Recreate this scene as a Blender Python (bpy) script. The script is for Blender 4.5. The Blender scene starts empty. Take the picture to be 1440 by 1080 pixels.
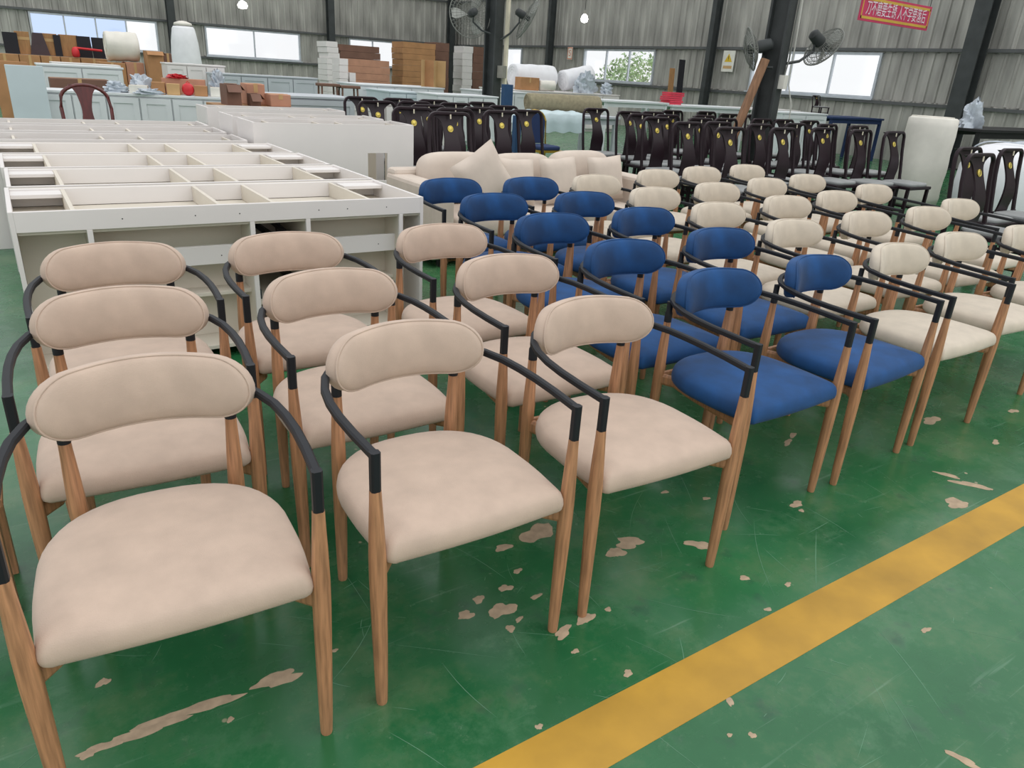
import bpy, bmesh, math, random
import numpy as np
from mathutils import Vector, Matrix
random.seed(7)
C = bpy.context.scene.collection
R = math.radians

# ------------------------------------------------------------------ camera
F, PT, RO, H = 1023.4, 0.40082, 0.064408, 1.3775     # focal (px of 1440), pitch, roll, height
AL = R(34.7)                                          # heading, from the hall's long axis
def setup_camera():
    cd = bpy.data.cameras.new('camera'); co = bpy.data.objects.new('camera', cd); C.objects.link(co)
    cd.sensor_fit = 'HORIZONTAL'; cd.sensor_width = 36; cd.lens = 36*F/1440
    cd.clip_start = .05; cd.clip_end = 300
    fw = Vector((math.sin(AL)*math.cos(PT), math.cos(AL)*math.cos(PT), -math.sin(PT)))
    r = Vector((math.cos(AL), -math.sin(AL), 0)); up = r.cross(fw)
    r2 = r*math.cos(RO)+up*math.sin(RO); u2 = up*math.cos(RO)-r*math.sin(RO)
    M = Matrix((r2, u2, -fw)).transposed().to_4x4(); M.translation = (0, 0, H)
    co.matrix_world = M
    bpy.context.scene.camera = co
setup_camera()
sc = bpy.context.scene
sc.view_settings.view_transform = 'Standard'; sc.view_settings.look = 'None'
sc.view_settings.gamma = 1; sc.view_settings.use_curve_mapping = False
sc.view_settings.exposure = -0.14
w = bpy.data.worlds.new('world'); sc.world = w; w.use_nodes = True
bg = w.node_tree.nodes['Background']; bg.inputs[0].default_value = (.96, .98, 1, 1); bg.inputs[1].default_value = 1.2
sl = bpy.data.lights.new('sun', 'SUN'); sl.energy = .95; sl.angle = R(70); sl.color = (1, .98, .94)
so = bpy.data.objects.new('sun', sl); C.objects.link(so)
so.rotation_euler = Vector((-.4, .4, -1)).to_track_quat('-Z', 'Y').to_euler()

# ------------------------------------------------------------------ pixel -> place
def ray(px, py):
    a, b = px-720, py-540
    a, b = (math.cos(RO)*a+math.sin(RO)*b)/F, (-math.sin(RO)*a+math.cos(RO)*b)/F
    x, y, z = a, math.cos(PT)-b*math.sin(PT), -math.sin(PT)-b*math.cos(PT)
    return Vector((x*math.cos(AL)+y*math.sin(AL), -x*math.sin(AL)+y*math.cos(AL), z))
O = Vector((0, 0, H))
def at(px, py, z): d = ray(px, py); return O+d*((z-H)/d.z)       # on a level plane
def atv(px, py, v): d = ray(px, py); return O+d*(v/d.y)          # on a plane along the left wall
def atu(px, py, u): d = ray(px, py); return O+d*(u/d.x)          # on a plane along the right wall

# ------------------------------------------------------------------ materials
def lin(c): return tuple(((x/255)/12.92 if x/255 <= .04045 else ((x/255+.055)/1.055)**2.4) for x in c)+(1,)
MATS = {}
def mat(name, col, rough=.6, metal=0, var=.06, scale=6, bump=0, bscale=200, sheen=0, stretch=None, coat=0, spec=.5, alpha=None):
    m = bpy.data.materials.new(name); m.use_nodes = True; nt = m.node_tree; N = nt.nodes; L = nt.links
    b = N['Principled BSDF']; b.inputs['Roughness'].default_value = rough; b.inputs['Metallic'].default_value = metal
    b.inputs['Specular IOR Level'].default_value = spec
    if sheen: b.inputs['Sheen Weight'].default_value = sheen; b.inputs['Sheen Roughness'].default_value = .4
    if coat: b.inputs['Coat Weight'].default_value = coat; b.inputs['Coat Roughness'].default_value = .15
    tc = N.new('ShaderNodeTexCoord'); mp = N.new('ShaderNodeMapping'); L.new(tc.outputs['Object'], mp.inputs[0])
    if stretch: mp.inputs['Scale'].default_value = stretch
    nz = N.new('ShaderNodeTexNoise'); nz.inputs['Scale'].default_value = scale; nz.inputs['Detail'].default_value = 5
    L.new(mp.outputs[0], nz.inputs['Vector'])
    rp = N.new('ShaderNodeValToRGB'); c = lin(col)
    rp.color_ramp.elements[0].position = .3; rp.color_ramp.elements[1].position = .7
    rp.color_ramp.elements[0].color = tuple(x*(1-var*2) for x in c[:3])+(1,)
    rp.color_ramp.elements[1].color = tuple(min(1, x*(1+var)) for x in c[:3])+(1,)
    L.new(nz.outputs['Fac'], rp.inputs[0]); L.new(rp.outputs[0], b.inputs['Base Color'])
    if bump:
        n2 = N.new('ShaderNodeTexNoise'); n2.inputs['Scale'].default_value = bscale; n2.inputs['Detail'].default_value = 2
        L.new(mp.outputs[0], n2.inputs['Vector'])
        bp = N.new('ShaderNodeBump'); bp.inputs['Strength'].default_value = bump; bp.inputs['Distance'].default_value = .002
        L.new(n2.outputs['Fac'], bp.inputs['Height']); L.new(bp.outputs[0], b.inputs['Normal'])
    if alpha is not None: b.inputs['Alpha'].default_value = alpha
    MATS[name] = m; return m
mat('linen', (196, 174, 157), .85, var=.05, scale=14, bump=.25, bscale=420, sheen=.15)
mat('cream', (206, 194, 177), .85, var=.05, scale=14, bump=.25, bscale=420, sheen=.15)
mat('blue', (14, 70, 124), .8, var=.22, scale=7, bump=.15, bscale=500, sheen=.06)
mat('oak', (184, 134, 97), .5, var=.2, scale=10, stretch=(14, 14, .8), bump=.1, bscale=40)
mat('metal', (30, 32, 37), .5, var=.05, spec=.3)
mat('under', (40, 36, 36), .9)
mat('lacquer', (36, 22, 29), .38, var=.12, scale=5, spec=.3)
mat('seatpad', (150, 152, 152), .6, var=.08)
mat('brass', (205, 185, 95), .3, metal=.8)
mat('ivory', (232, 224, 200), .5)
mat('laminate', (226, 221, 218), .5, var=.02, scale=3)
mat('carcass', (214, 206, 192), .6, var=.03, scale=3)
mat('whiteblue', (217, 221, 223), .55, var=.03, scale=2)
mat('paleblue', (194, 206, 211), .55, var=.04, scale=2)
mat('greyblue', (186, 191, 196), .55, var=.04, scale=2)
mat('steel', (105, 108, 112), .35, metal=.8)
mat('runner', (78, 80, 84), .4, metal=.6)
mat('dark', (22, 22, 24), .6)
mat('carton', (176, 130, 88), .8, var=.08, scale=4)
mat('carton_pink', (190, 140, 115), .8, var=.08, scale=4)
mat('carton_dark', (120, 88, 74), .8, var=.08, scale=4)
mat('kraft', (196, 160, 112), .8, var=.06, scale=4)
mat('board_black', (30, 29, 36), .8)
mat('board_brown', (72, 58, 62), .8)
mat('board_tan', (165, 122, 78), .7, var=.1, stretch=(6, 6, .8))
mat('foam', (232, 233, 236), .8, var=.03, scale=5, bump=.4, bscale=12)
mat('foam_warm', (226, 222, 212), .8, var=.04, scale=5, bump=.4, bscale=12)
mat('plastic', (196, 205, 214), .35, var=.12, scale=12, bump=.6, bscale=18)
mat('plastic_sheet', (196, 214, 218), .4, var=.05, scale=5)
mat('sofa', (208, 194, 181), .9, var=.04, scale=8, bump=.2, bscale=300)
mat('red', (206, 40, 48), .5)
mat('redwood', (92, 28, 26), .35, var=.2, stretch=(6, 6, 1), coat=.3)
mat('red_paper', (214, 62, 84), .7)
mat('banner_red', (196, 60, 96), .7, var=.05)
mat('gold', (205, 168, 70), .6)
mat('pinkwhite', (232, 214, 222), .7)
mat('stripe', (190, 146, 48), .45, var=.12, scale=5)
mat('bare', (182, 160, 134), .85, var=.12, scale=30)
mat('col', (58, 62, 62), .6, var=.15, scale=4)
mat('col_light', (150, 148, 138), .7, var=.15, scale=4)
mat('clad', (174, 172, 165), .55, metal=.15, var=.22, scale=1.6, stretch=(2, 2, .35))
mat('girt', (88, 90, 90), .6)
mat('alu', (196, 202, 208), .4, metal=.4)
mat('fan_grey', (120, 122, 116), .6)
mat('fan_blade', (170, 172, 166), .5)
mat('carpet', (146, 138, 112), .9, var=.1, scale=20)
mat('navy', (32, 52, 92), .8)
mat('bluefoam', (40, 74, 112), .8)
mat('orange', (206, 120, 86), .8)
mat('gold_metal', (190, 158, 62), .35, metal=.5)
mat('paper', (226, 224, 214), .8)
mat('warn', (222, 186, 50), .7)
mat('leafm', (170, 196, 150), .8, var=.3, scale=3)
mat('hillm', (150, 165, 190), .9)
mat('wire', (214, 214, 206), .6)
mat('plank_wood', (150, 112, 84), .7, var=.15, stretch=(6, 6, .6))

def glass(name='glass', tint=(1, 1, 1, 1)):
    m = bpy.data.materials.new(name); m.use_nodes = True; nt = m.node_tree; N = nt.nodes; L = nt.links
    for n in list(N): N.remove(n)
    o = N.new('ShaderNodeOutputMaterial'); mx = N.new('ShaderNodeMixShader'); t = N.new('ShaderNodeBsdfTransparent'); g = N.new('ShaderNodeBsdfGlossy')
    t.inputs[0].default_value = tint; g.inputs['Roughness'].default_value = .05; mx.inputs[0].default_value = .06
    L.new(t.outputs[0], mx.inputs[1]); L.new(g.outputs[0], mx.inputs[2]); L.new(mx.outputs[0], o.inputs[0]); MATS[name] = m
glass()
glass('glass_blue', (.78, .86, 1, 1))
def bulbmat():
    m = bpy.data.materials.new('bulb'); m.use_nodes = True; b = m.node_tree.nodes['Principled BSDF']
    b.inputs['Emission Color'].default_value = (1, .98, .92, 1); b.inputs['Emission Strength'].default_value = 12; MATS['bulb'] = m
bulbmat()

def floor_material():
    m = bpy.data.materials.new('green_floor_paint'); m.use_nodes = True; nt = m.node_tree; N = nt.nodes; L = nt.links
    b = N['Principled BSDF']; tc = N.new('ShaderNodeTexCoord')
    def noise(scale, detail=5, vec=None, rough=.6):
        n = N.new('ShaderNodeTexNoise'); n.inputs['Scale'].default_value = scale; n.inputs['Detail'].default_value = detail
        n.inputs['Roughness'].default_value = rough
        L.new(vec if vec else tc.outputs['Object'], n.inputs['Vector']); return n.outputs['Fac']
    def ramp(f, p0, p1, c0=(0, 0, 0, 1), c1=(1, 1, 1, 1)):
        r = N.new('ShaderNodeValToRGB'); e = r.color_ramp.elements; e[0].position = p0; e[1].position = p1; e[0].color = c0; e[1].color = c1
        L.new(f, r.inputs[0]); return r.outputs[0]
    def mix(f, a, c, t='MIX'):
        x = N.new('ShaderNodeMix'); x.data_type = 'RGBA'; x.blend_type = t
        if isinstance(f, float): x.inputs[0].default_value = f
        else: L.new(f, x.inputs[0])
        for s, q in ((6, a), (7, c)):
            if isinstance(q, tuple): x.inputs[s].default_value = q
            else: L.new(q, x.inputs[s])
        return x.outputs[2]
    base = ramp(noise(1.3, 6), .3, .7, lin((30, 90, 54)), lin((52, 118, 72)))
    col = mix(ramp(noise(4.5, 8, rough=.75), .52, .75), base, lin((82, 126, 92)))
    col = mix(ramp(noise(9, 6), .58, .8), col, lin((22, 72, 50)))
    DUST = ramp(noise(2.6, 9, rough=.72), .5, .72)
    def mul(a, k):
        x = N.new('ShaderNodeMath'); x.operation = 'MULTIPLY'; L.new(a, x.inputs[0])
        if isinstance(k, float): x.inputs[1].default_value = k
        else: L.new(k, x.inputs[1])
        return x.outputs[0]
    col = mix(mul(DUST, .5), col, lin((112, 122, 92)))
    col = mix(mul(ramp(noise(24, 6, rough=.8), .6, .75), .35), col, lin((150, 165, 140)))
    # hair-line scratches along three directions
    for ang, s in ((.35, 1.0), (1.25, .8), (2.3, 1.2), (2.9, .7)):
        mp = N.new('ShaderNodeMapping'); mp.inputs['Rotation'].default_value = (0, 0, ang); mp.inputs['Scale'].default_value = (1.1*s, 34*s, 1)
        L.new(tc.outputs['Object'], mp.inputs[0])
        f = ramp(noise(1.6, 3, mp.outputs[0]), .66, .72)
        g = mul(f, ramp(noise(1.1+ang*.3, 2), .42, .6))
        col = mix(mul(g, .22), col, lin((150, 180, 160)))
    v = N.new('ShaderNodeTexVoronoi'); v.inputs['Scale'].default_value = 7; v.inputs['Randomness'].default_value = 1
    L.new(tc.outputs['Object'], v.inputs['Vector'])
    chips = mul(ramp(v.outputs['Distance'], .03, .05, (1, 1, 1, 1), (0, 0, 0, 1)), ramp(noise(2.2, 3), .5, .6))
    col = mix(chips, col, lin((188, 172, 146)))
    L.new(col, b.inputs['Base Color'])
    L.new(ramp(noise(6, 5), .3, .75, (.16, .16, .16, 1), (.36, .36, .36, 1)), b.inputs['Roughness'])
    bp = N.new('ShaderNodeBump'); bp.inputs['Strength'].default_value = .12; bp.inputs['Distance'].default_value = .004
    L.new(noise(18, 4), bp.inputs['Height']); L.new(bp.outputs[0], b.inputs['Normal'])
    MATS['floor'] = m
floor_material()

# ------------------------------------------------------------------ mesh builder
class MB:
    def __init__(s): s.v = []; s.f = []; s.weld = False
    def add(s, v, f):
        o = len(s.v); s.v += [tuple(p) for p in v]; s.f += [tuple(i+o for i in q) for q in f]; return s
    def box(s, x0, x1, y0, y1, z0, z1):
        return s.add([(x0, y0, z0), (x1, y0, z0), (x1, y1, z0), (x0, y1, z0), (x0, y0, z1), (x1, y0, z1), (x1, y1, z1), (x0, y1, z1)],
                     [(3, 2, 1, 0), (4, 5, 6, 7), (0, 1, 5, 4), (1, 2, 6, 5), (2, 3, 7, 6), (3, 0, 4, 7)])
    def tube(s, pts, rad, n=10, cap=True, rect=None, upv=(0, 0, 1)):
        """sweep; rad number or list; rect=(half width, half height) for a bar"""
        pts = [Vector(p) for p in pts]; k = len(pts); rr = rad if isinstance(rad, (list, tuple)) else [rad]*k
        rings = []; u0 = Vector(upv)
        for i, p in enumerate(pts):
            if i == 0: t = (pts[1]-p).normalized(); sc_ = 1
            elif i == k-1: t = (p-pts[i-1]).normalized(); sc_ = 1
            else:
                a = (p-pts[i-1]).normalized(); b = (pts[i+1]-p).normalized(); t = (a+b)
                t = t.normalized() if t.length > 1e-6 else a
                sc_ = 1/max(.5, a.dot(t))
            q = u0
            if abs(t.dot(q)) > .97: q = Vector((0, 1, 0)) if abs(t.y) < .9 else Vector((1, 0, 0))
            x = t.cross(q).normalized(); y = x.cross(t).normalized()
            if rect: ring = [p+x*(rect[0]*a)*1+y*(rect[1]*b) for a, b in ((1, .6), (.6, 1), (-.6, 1), (-1, .6), (-1, -.6), (-.6, -1), (.6, -1), (1, -.6))]
            else: ring = [p+(x*math.cos(2*math.pi*j/n)+y*math.sin(2*math.pi*j/n))*rr[i] for j in range(n)]
            rings.append(ring)
        m = len(rings[0]); vs = [q for r_ in rings for q in r_]; fs = []
        for i in range(k-1):
            for j in range(m): fs.append((i*m+j, i*m+(j+1) % m, (i+1)*m+(j+1) % m, (i+1)*m+j))
        if cap: fs.append(tuple(reversed(range(m)))); fs.append(tuple((k-1)*m+j for j in range(m)))
        return s.add(vs, fs)
    def lathe(s, prof, c=(0, 0, 0), n=16):
        vs = []; fs = []
        for r_, z in prof:
            for j in range(n): vs.append((c[0]+r_*math.cos(2*math.pi*j/n), c[1]+r_*math.sin(2*math.pi*j/n), c[2]+z))
        for i in range(len(prof)-1):
            for j in range(n): fs.append((i*n+j, i*n+(j+1) % n, (i+1)*n+(j+1) % n, (i+1)*n+j))
        fs.append(tuple(reversed(range(n)))); fs.append(tuple((len(prof)-1)*n+j for j in range(n)))
        return s.add(vs, fs)
    def poly(s, pts, z0, z1):
        n = len(pts)
        return s.add([(x, y, z0) for x, y in pts]+[(x, y, z1) for x, y in pts],
                     [tuple(reversed(range(n))), tuple(range(n, 2*n))]+[(i, (i+1) % n, n+(i+1) % n, n+i) for i in range(n)])
    def xf(s, M): s.v = [tuple(M @ Vector(p)) for p in s.v]; return s
    def build(s, name, m, parent=None, smooth=False, bevel=0, loc=None, rz=0):
        me = bpy.data.meshes.new(name); me.from_pydata(s.v, [], s.f); me.validate(); me.update()
        if s.weld:
            bm = bmesh.new(); bm.from_mesh(me); bmesh.ops.remove_doubles(bm, verts=bm.verts, dist=1e-5); bmesh.ops.recalc_face_normals(bm, faces=bm.faces); bm.to_mesh(me); bm.free()
        me.materials.append(MATS[m])
        if smooth:
            me.polygons.foreach_set('use_smooth', [True]*len(me.polygons))
            if smooth != 'all': me.set_sharp_from_angle(angle=R(40))
        o = bpy.data.objects.new(name, me); C.objects.link(o)
        if parent: o.parent = parent
        if loc is not None: o.location = loc
        o.rotation_euler.z = rz
        if bevel:
            b = o.modifiers.new('bevel', 'BEVEL'); b.width = bevel; b.segments = 2; b.limit_method = 'ANGLE'; b.angle_limit = R(50)
        return o
def tag(o, label, cat, group=None):
    o['label'] = label; o['category'] = cat
    if group: o['group'] = group
    return o
def thing(name, label, cat, loc=(0, 0, 0), rz=0, group=None):
    o = bpy.data.objects.new(name, None); C.objects.link(o); o.location = loc; o.rotation_euler.z = rz; o.empty_display_size = .1
    return tag(o, label, cat, group)
def struct(o): o['kind'] = 'structure'; return o
KIDS = {}
def copy_tree(o, parent=None):
    c = o.copy(); C.objects.link(c); c.parent = parent
    if o.name not in KIDS: KIDS[o.name] = list(o.children)
    for ch in KIDS[o.name]: copy_tree(ch, c)
    return c

# ================================================================== the hall
U0, V0, WH = 18.0, 32.2, 7.5          # right wall at x=U0, left wall at y=V0
ZS, ZT = 1.36, 2.4                     # window sill, window head
fl = struct(MB().box(-14, U0, -6, V0, -.1, 0).build('floor', 'floor'))
# yellow stripe
a0, a1 = at(800, 1010, 0), at(1440, 680.4, 0); b0, b1 = at(857.8, 1079, 0), at(1440, 739, 0)
y1 = (a0.y+a1.y)/2; y0 = (b0.y+b1.y)/2
MB().box(-8, 17.5, y0, y1, 0, .0008).build('yellow_stripe', 'stripe', fl)
# bare patches where the green paint has flaked
def patch(px, py, wpx, asp=.7, ang=0, seed=0):
    p = at(px, py, 0); r_ = wpx*.5*(p-O).length/F; rnd = random.Random(seed*13+5); n = 26; pts = []
    ph = [rnd.uniform(0, 6.28) for _ in range(6)]
    for i in range(n):
        t = 2*math.pi*i/n; k = 1+.2*math.sin(2*t+ph[0])+.15*math.sin(3*t+ph[1])+.09*math.sin(5*t+ph[2])+.05*math.sin(9*t+ph[3])+rnd.uniform(-.05, .05)
        x, y = r_*k*math.cos(t), r_*asp*k*math.sin(t)
        pts.append((x*math.cos(ang)-y*math.sin(ang), x*math.sin(ang)+y*math.cos(ang)))
    MB().poly(pts, 0, .0006+.00003*(seed % 9)).build('bare_patch', 'bare', fl, loc=(p.x, p.y, 0))
PL = [(390, 955, 60, .35, .0), (272, 998, 105, .16, -.1), (205, 1028, 85, .16, -.1), (140, 1052, 40, .3, 0), (124, 1061, 14, .8, 0), (885, 763, 40, .6, -.4),
      (866, 777, 26, .8, .3), (756, 749, 50, .7, .4), (708, 770, 22, .7, 0), (706, 858, 40, .6, .2), (655, 865, 24, .6, 0), (673, 843, 15, 1, 1),
      (711, 827, 20, .6, 0), (718, 884, 15, .7, .5), (730, 871, 12, .6, .5), (728, 803, 14, .6, 0), (754, 839, 16, .5, 0), (982, 766, 34, .5, -.6), (1120, 709, 20, .6, 0), (1127, 718, 9, .6, 0),
      (1345, 708, 32, .6, -.3), (1366, 682, 50, .2, -1.0), (1332, 668, 30, .25, -1.0), (1310, 591, 30, .5, 0), (1355, 1069, 34, .3, -1.2), (883, 947, 14, .7, 0), (809, 916, 10, .8, 0),
      (1058, 1034, 10, .8, 0), (1026, 986, 18, .4, 1), (1108, 822, 10, .7, 0), (1080, 857, 9, .8, 0), (1047, 813, 16, .5, -.5), (1026, 1034, 8, .6, .4), (1302, 886, 14, .5, 0),
      (993, 701, 10, .7, 0), (935, 692, 10, .7, 0), (470, 915, 9, .7, 0), (145, 960, 14, .8, 0), (144, 957, 6, 1, 0), (324, 1012, 8, 1, 0), (855, 857, 11, .6, 0), (758, 1022, 9, 1, 0),
      (823, 870, 30, .5, .3), (792, 889, 34, .4, .3), (1425, 578, 14, .6, 0), (1400, 622, 16, .4, .2), (1115, 612, 16, .5, .3), (1108, 622, 24, .3, .3)]
for i, q in enumerate(PL): patch(*q, seed=i)

# hair-line scratches worn into the paint
def scratches():
    rnd = random.Random(3); mb = MB()
    known = [((480, 800), (520, 860)), ((1073, 770), (1122, 812)), ((1148, 745), (1148, 830)), ((1220, 650), (1340, 740)), ((1375, 790), (1440, 850)), ((900, 840), (1050, 870)),
             ((1240, 960), (1300, 1060)), ((1230, 880), (1330, 1010)), ((905, 690), (885, 755)), ((1060, 730), (1090, 840)), ((540, 905), (700, 925)), ((790, 810), (845, 855)), ((620, 930), (700, 1010))]
    L_ = [(at(*a, 0), at(*b, 0)) for a, b in known]
    for _ in range(420):
        p = Vector((rnd.uniform(-.6, 5.5), rnd.uniform(-.6, 1.9), 0)); a = rnd.choice((.3, 1.1, 1.9, 2.6))+rnd.gauss(0, .35); l = rnd.choice((.03, .06, .1, .18))*rnd.uniform(.5, 1.5)
        L_.append((p, p+Vector((math.cos(a), math.sin(a), 0))*l))
    for a, b in L_:
        d = b-a; n = Vector((-d.y, d.x, 0)).normalized(); w_ = rnd.uniform(.0003, .0009); bow = rnd.gauss(0, .03)*d.length; vs = []
        for i in range(7):
            f = i/6; c = a+d*f+n*(bow*math.sin(math.pi*f)); k = w_*(math.sin(math.pi*f)**.6+.1)
            vs += [(c.x+n.x*k, c.y+n.y*k, .0004), (c.x-n.x*k, c.y-n.y*k, .0004)]
        mb.add(vs, [(2*i, 2*i+1, 2*i+3, 2*i+2) for i in range(6)])
    o = mb.build('scratches', 'scratch', fl); o['kind'] = 'stuff'
mat('scratch', (100, 146, 116), .7, var=.1)
scratches()

# ---- corrugated cladding in sheets, three tiers, leaving out the windows
def sheet_mesh(wd, z0, z1):
    mb = MB(); n = max(1, round(wd/.26)); step = wd/n; prof = []
    for i in range(n):
        x = i*step
        prof += [(x, 0), (x+step*.62, 0), (x+step*.7, .035), (x+step*.88, .035), (x+step*.96, 0)]
    prof.append((wd, 0)); m = len(prof)
    vs = [(x, -d, z0) for x, d in prof]+[(x, -d, z1) for x, d in prof]+[(0, .03, z0), (wd, .03, z0), (wd, .03, z1), (0, .03, z1)]
    fs = [(i, i+1, m+i+1, m+i) for i in range(m-1)]+[(2*m+1, 2*m, 2*m+3, 2*m+2)]
    return mb.add(vs, fs)
SHEETS = {}
def cladding(wall, length, wins, place):
    """wins: list of (s0, s1) intervals along the wall left open in the middle tier"""
    for tier, (z0, z1) in enumerate(((0, ZS), (ZS, ZT), (ZT, WH))):
        segs = [(0, length)]
        if tier == 1:
            segs = []; c = 0
            for s0, s1 in sorted(wins): segs.append((c, s0)); c = s1
            segs.append((c, length))
        for s0, s1 in segs:
            s = s0
            while s < s1-1e-4:
                wd = min(1.04, s1-s); wd = s1-s if s1-s-wd < .15 else wd
                k = (round(wd, 3), tier)
                if k not in SHEETS:
                    o = sheet_mesh(wd, z0, z1).build('cladding_sheet', 'clad', wall); SHEETS[k] = o.data
                else:
                    o = bpy.data.objects.new('cladding_sheet', SHEETS[k]); C.objects.link(o); o.parent = wall
                o.location, o.rotation_euler.z = place(s); s += wd
UL = -14.0
lw = [(atv(39, 17, V0).x, atv(219, 24, V0).x), (atv(287, 37, V0).x, atv(421, 42, V0).x), (atv(490, 50, V0).x, atv(556, 57, V0).x)]
rw = [(atu(1237, 100, U0).y, atu(1057, 100, U0).y), (atu(921, 90, U0).y, atu(821, 90, U0).y), (atu(735, 75, U0).y, atu(712, 75, U0).y)]
wl = struct(MB().box(UL, U0+.3, V0+.12, V0+.14, 0, ZS).build('wall_left', 'girt'))
wr = struct(MB().box(U0+.12, U0+.14, -6, V0+.1, 0, ZS).build('wall_right', 'girt'))
cladding(wl, U0-UL, [(a-UL, b-UL) for a, b in lw], lambda s: ((UL+s, V0, 0), 0))
cladding(wr, V0+6, [(V0-b, V0-a) for a, b in rw], lambda s: ((U0, V0-s, 0), -math.pi/2))
for z in (ZS-.06, ZT+.06, 4.2):
    MB().box(UL, U0-.05, V0-.12, V0-.04, z-.035, z+.035).build('girt', 'girt', wl)
    MB().box(U0-.12, U0-.04, -6, V0-.15, z-.035, z+.035).build('girt', 'girt', wr)
# ---- windows
def window(n, s0, s1, onleft, npan):
    e = bpy.data.objects.new('window_%d' % n, None); C.objects.link(e); struct(e)
    e.location = (s0, V0, 0) if onleft else (U0, s1, 0); e.rotation_euler.z = 0 if onleft else -math.pi/2
    W = s1-s0; t = .06
    f = MB().box(0, W, -.05, .05, ZS, ZS+t).box(0, W, -.05, .05, ZT-t, ZT).box(0, t, -.05, .05, ZS+t, ZT-t).box(W-t, W, -.05, .05, ZS+t, ZT-t)
    f.build('frame', 'alu', e)
    pw = (W-2*t)/npan
    for i in range(npan):
        MB().box(t+i*pw+.002, t+(i+1)*pw-.002, .0, .006, ZS+t, ZT-t).build('pane', 'glass_blue' if n == 1 and i < 3 else 'glass', e)
        if i: MB().box(t+i*pw-.025, t+i*pw+.025, -.035, .03, ZS+t, ZT-t).build('mullion', 'alu', e)
    MB().box(-.04, W+.04, -.14, -.05, ZS-.03, ZS+.01).build('sill', 'alu', e)
window(1, *lw[0], True, 4); window(2, *lw[1], True, 2); window(3, *lw[2], True, 2)
window(4, *rw[2], False, 1); window(5, *rw[1], False, 3); window(6, *rw[0], False, 3)

# ---- steel columns
def ibeam(name, label, x, y, wd, dp, m='col', rz=0, z1=WH, group=None):
    t = thing(name, label, 'column', (x, y, 0), rz, group)
    MB().box(-wd/2, wd/2, -dp/2, -dp/2+.03, 0, z1).build('flange', m, t)
    MB().box(-wd/2, wd/2, dp/2-.03, dp/2, 0, z1).build('flange', m, t)
    MB().box(-.02, .02, -dp/2+.03, dp/2-.03, 0, z1).build('web', m, t)
    MB().box(-wd/2-.06, wd/2+.06, -dp/2-.06, dp/2+.06, 0, .02).build('base_plate', m, t)
    return t
for px in (242, 465, 637): 
    p = atv(px, 40, V0-.35); lab = {242: 'dark steel wall column between two far windows', 465: 'dark steel wall column beside stacked white boards', 637: 'dark steel column in the corner of the two metal walls'}[px]
    ibeam('wall_column', lab, p.x if px != 637 else U0-.5, V0-.36, .26, .3, rz=0)
for px, lab in ((772, 'dark steel wall column left of the three-pane window'), (1000, 'dark steel wall column right of the three-pane window'), (1372, 'thick dark green wall column behind the tall foam roll')):
    p = atu(px, 60, U0-.35); ibeam('wall_column', lab, U0-.3, p.y, .16 if px < 1300 else .36, .26 if px < 1300 else .34, rz=math.pi/2)
KU = 9.2
k1 = atu(694, 60, KU); k2 = atu(1093, 60, KU)
c1 = ibeam('hall_column', 'dark steel column standing free with two fans and a switch box', KU, k1.y, .28, .3, rz=R(20))
MB().box(-.03, .1, -.32, -.16, 1.3, 1.55).build('switch_box', 'col_light', c1)
MB().box(.15, .22, -.25, -.18, 0.9, 4.5).build('cable_pipe', 'ivory', c1)
c2 = ibeam('hall_column', 'dark steel column behind black chairs with cable and white switch box', KU, k2.y, .26, .28, rz=R(20))
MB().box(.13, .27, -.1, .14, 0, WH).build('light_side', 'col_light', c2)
MB().box(-.07, .09, -.22, -.14, 1.42, 1.6).build('switch_box', 'paper', c2)
MB().tube([(.05, -.17, 1.6), (.12, -.17, 1.8), (.1, -.17, 2.2), (.12, -.17, 4.5)], .012, 6).build('cable', 'fan_grey', c2)

# ================================================================== arm chairs
def seat_mesh():
    out = []
    for i in range(9): x = -.215+.43*i/8; out.append((x, -.02-.008*math.cos(math.pi*x/.43)))
    for i in range(1, 5): t = i/5*math.pi/2; out.append((.215+.024*math.sin(t), .004-.026*math.cos(t)))
    out += [(.2415, .04), (.2455, .09), (.247, .14)]
    for i in range(0, 23):
        t = -math.pi*i/22; ca, sa = math.cos(t), -math.sin(t)
        x = .246*math.copysign(abs(ca)**.82, ca); y = .19+.255*abs(sa)**.8; out.append((x, y))
    out += [(-.247, .14), (-.2455, .09), (-.2415, .04)]
    for i in range(4, 0, -1): t = i/5*math.pi/2; out.append((-.215-.024*math.sin(t), .004-.026*math.cos(t)))
    cx, cy = 0, .2; n = len(out); mb = MB(); vs = []; fs = []
    layers = [(.88, .390), (.965, .391), (.992, .398), (1, .41), (.994, .424), (.976, .437), (.945, .446), (.87, .455), (.72, .463), (.5, .468), (.25, .47), (.03, .47)]
    for s, z in layers: vs += [(cx+(x-cx)*s, cy+(y-cy)*s, z) for x, y in out]
    for k in range(len(layers)-1):
        for j in range(n): fs.append((k*n+j, k*n+(j+1) % n, (k+1)*n+(j+1) % n, (k+1)*n+j))
    fs.append(tuple(reversed(range(n)))); fs.append(tuple((len(layers)-1)*n+j for j in range(n)))
    return mb.add(vs, fs)
CA, CB = .214, .0715
def cush_map(s, t, d):
    """s along the back, t up, d toward the sitter"""
    tilt = .12; q = s/CA
    bend = .085*q*q
    ang = math.atan2(2*.085*q, CA)
    x = s-d*math.sin(ang)*.9; y = .452-bend+t*tilt-d*math.cos(ang)*.98; z = .695+t+d*tilt
    return (x, y, z)
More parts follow.
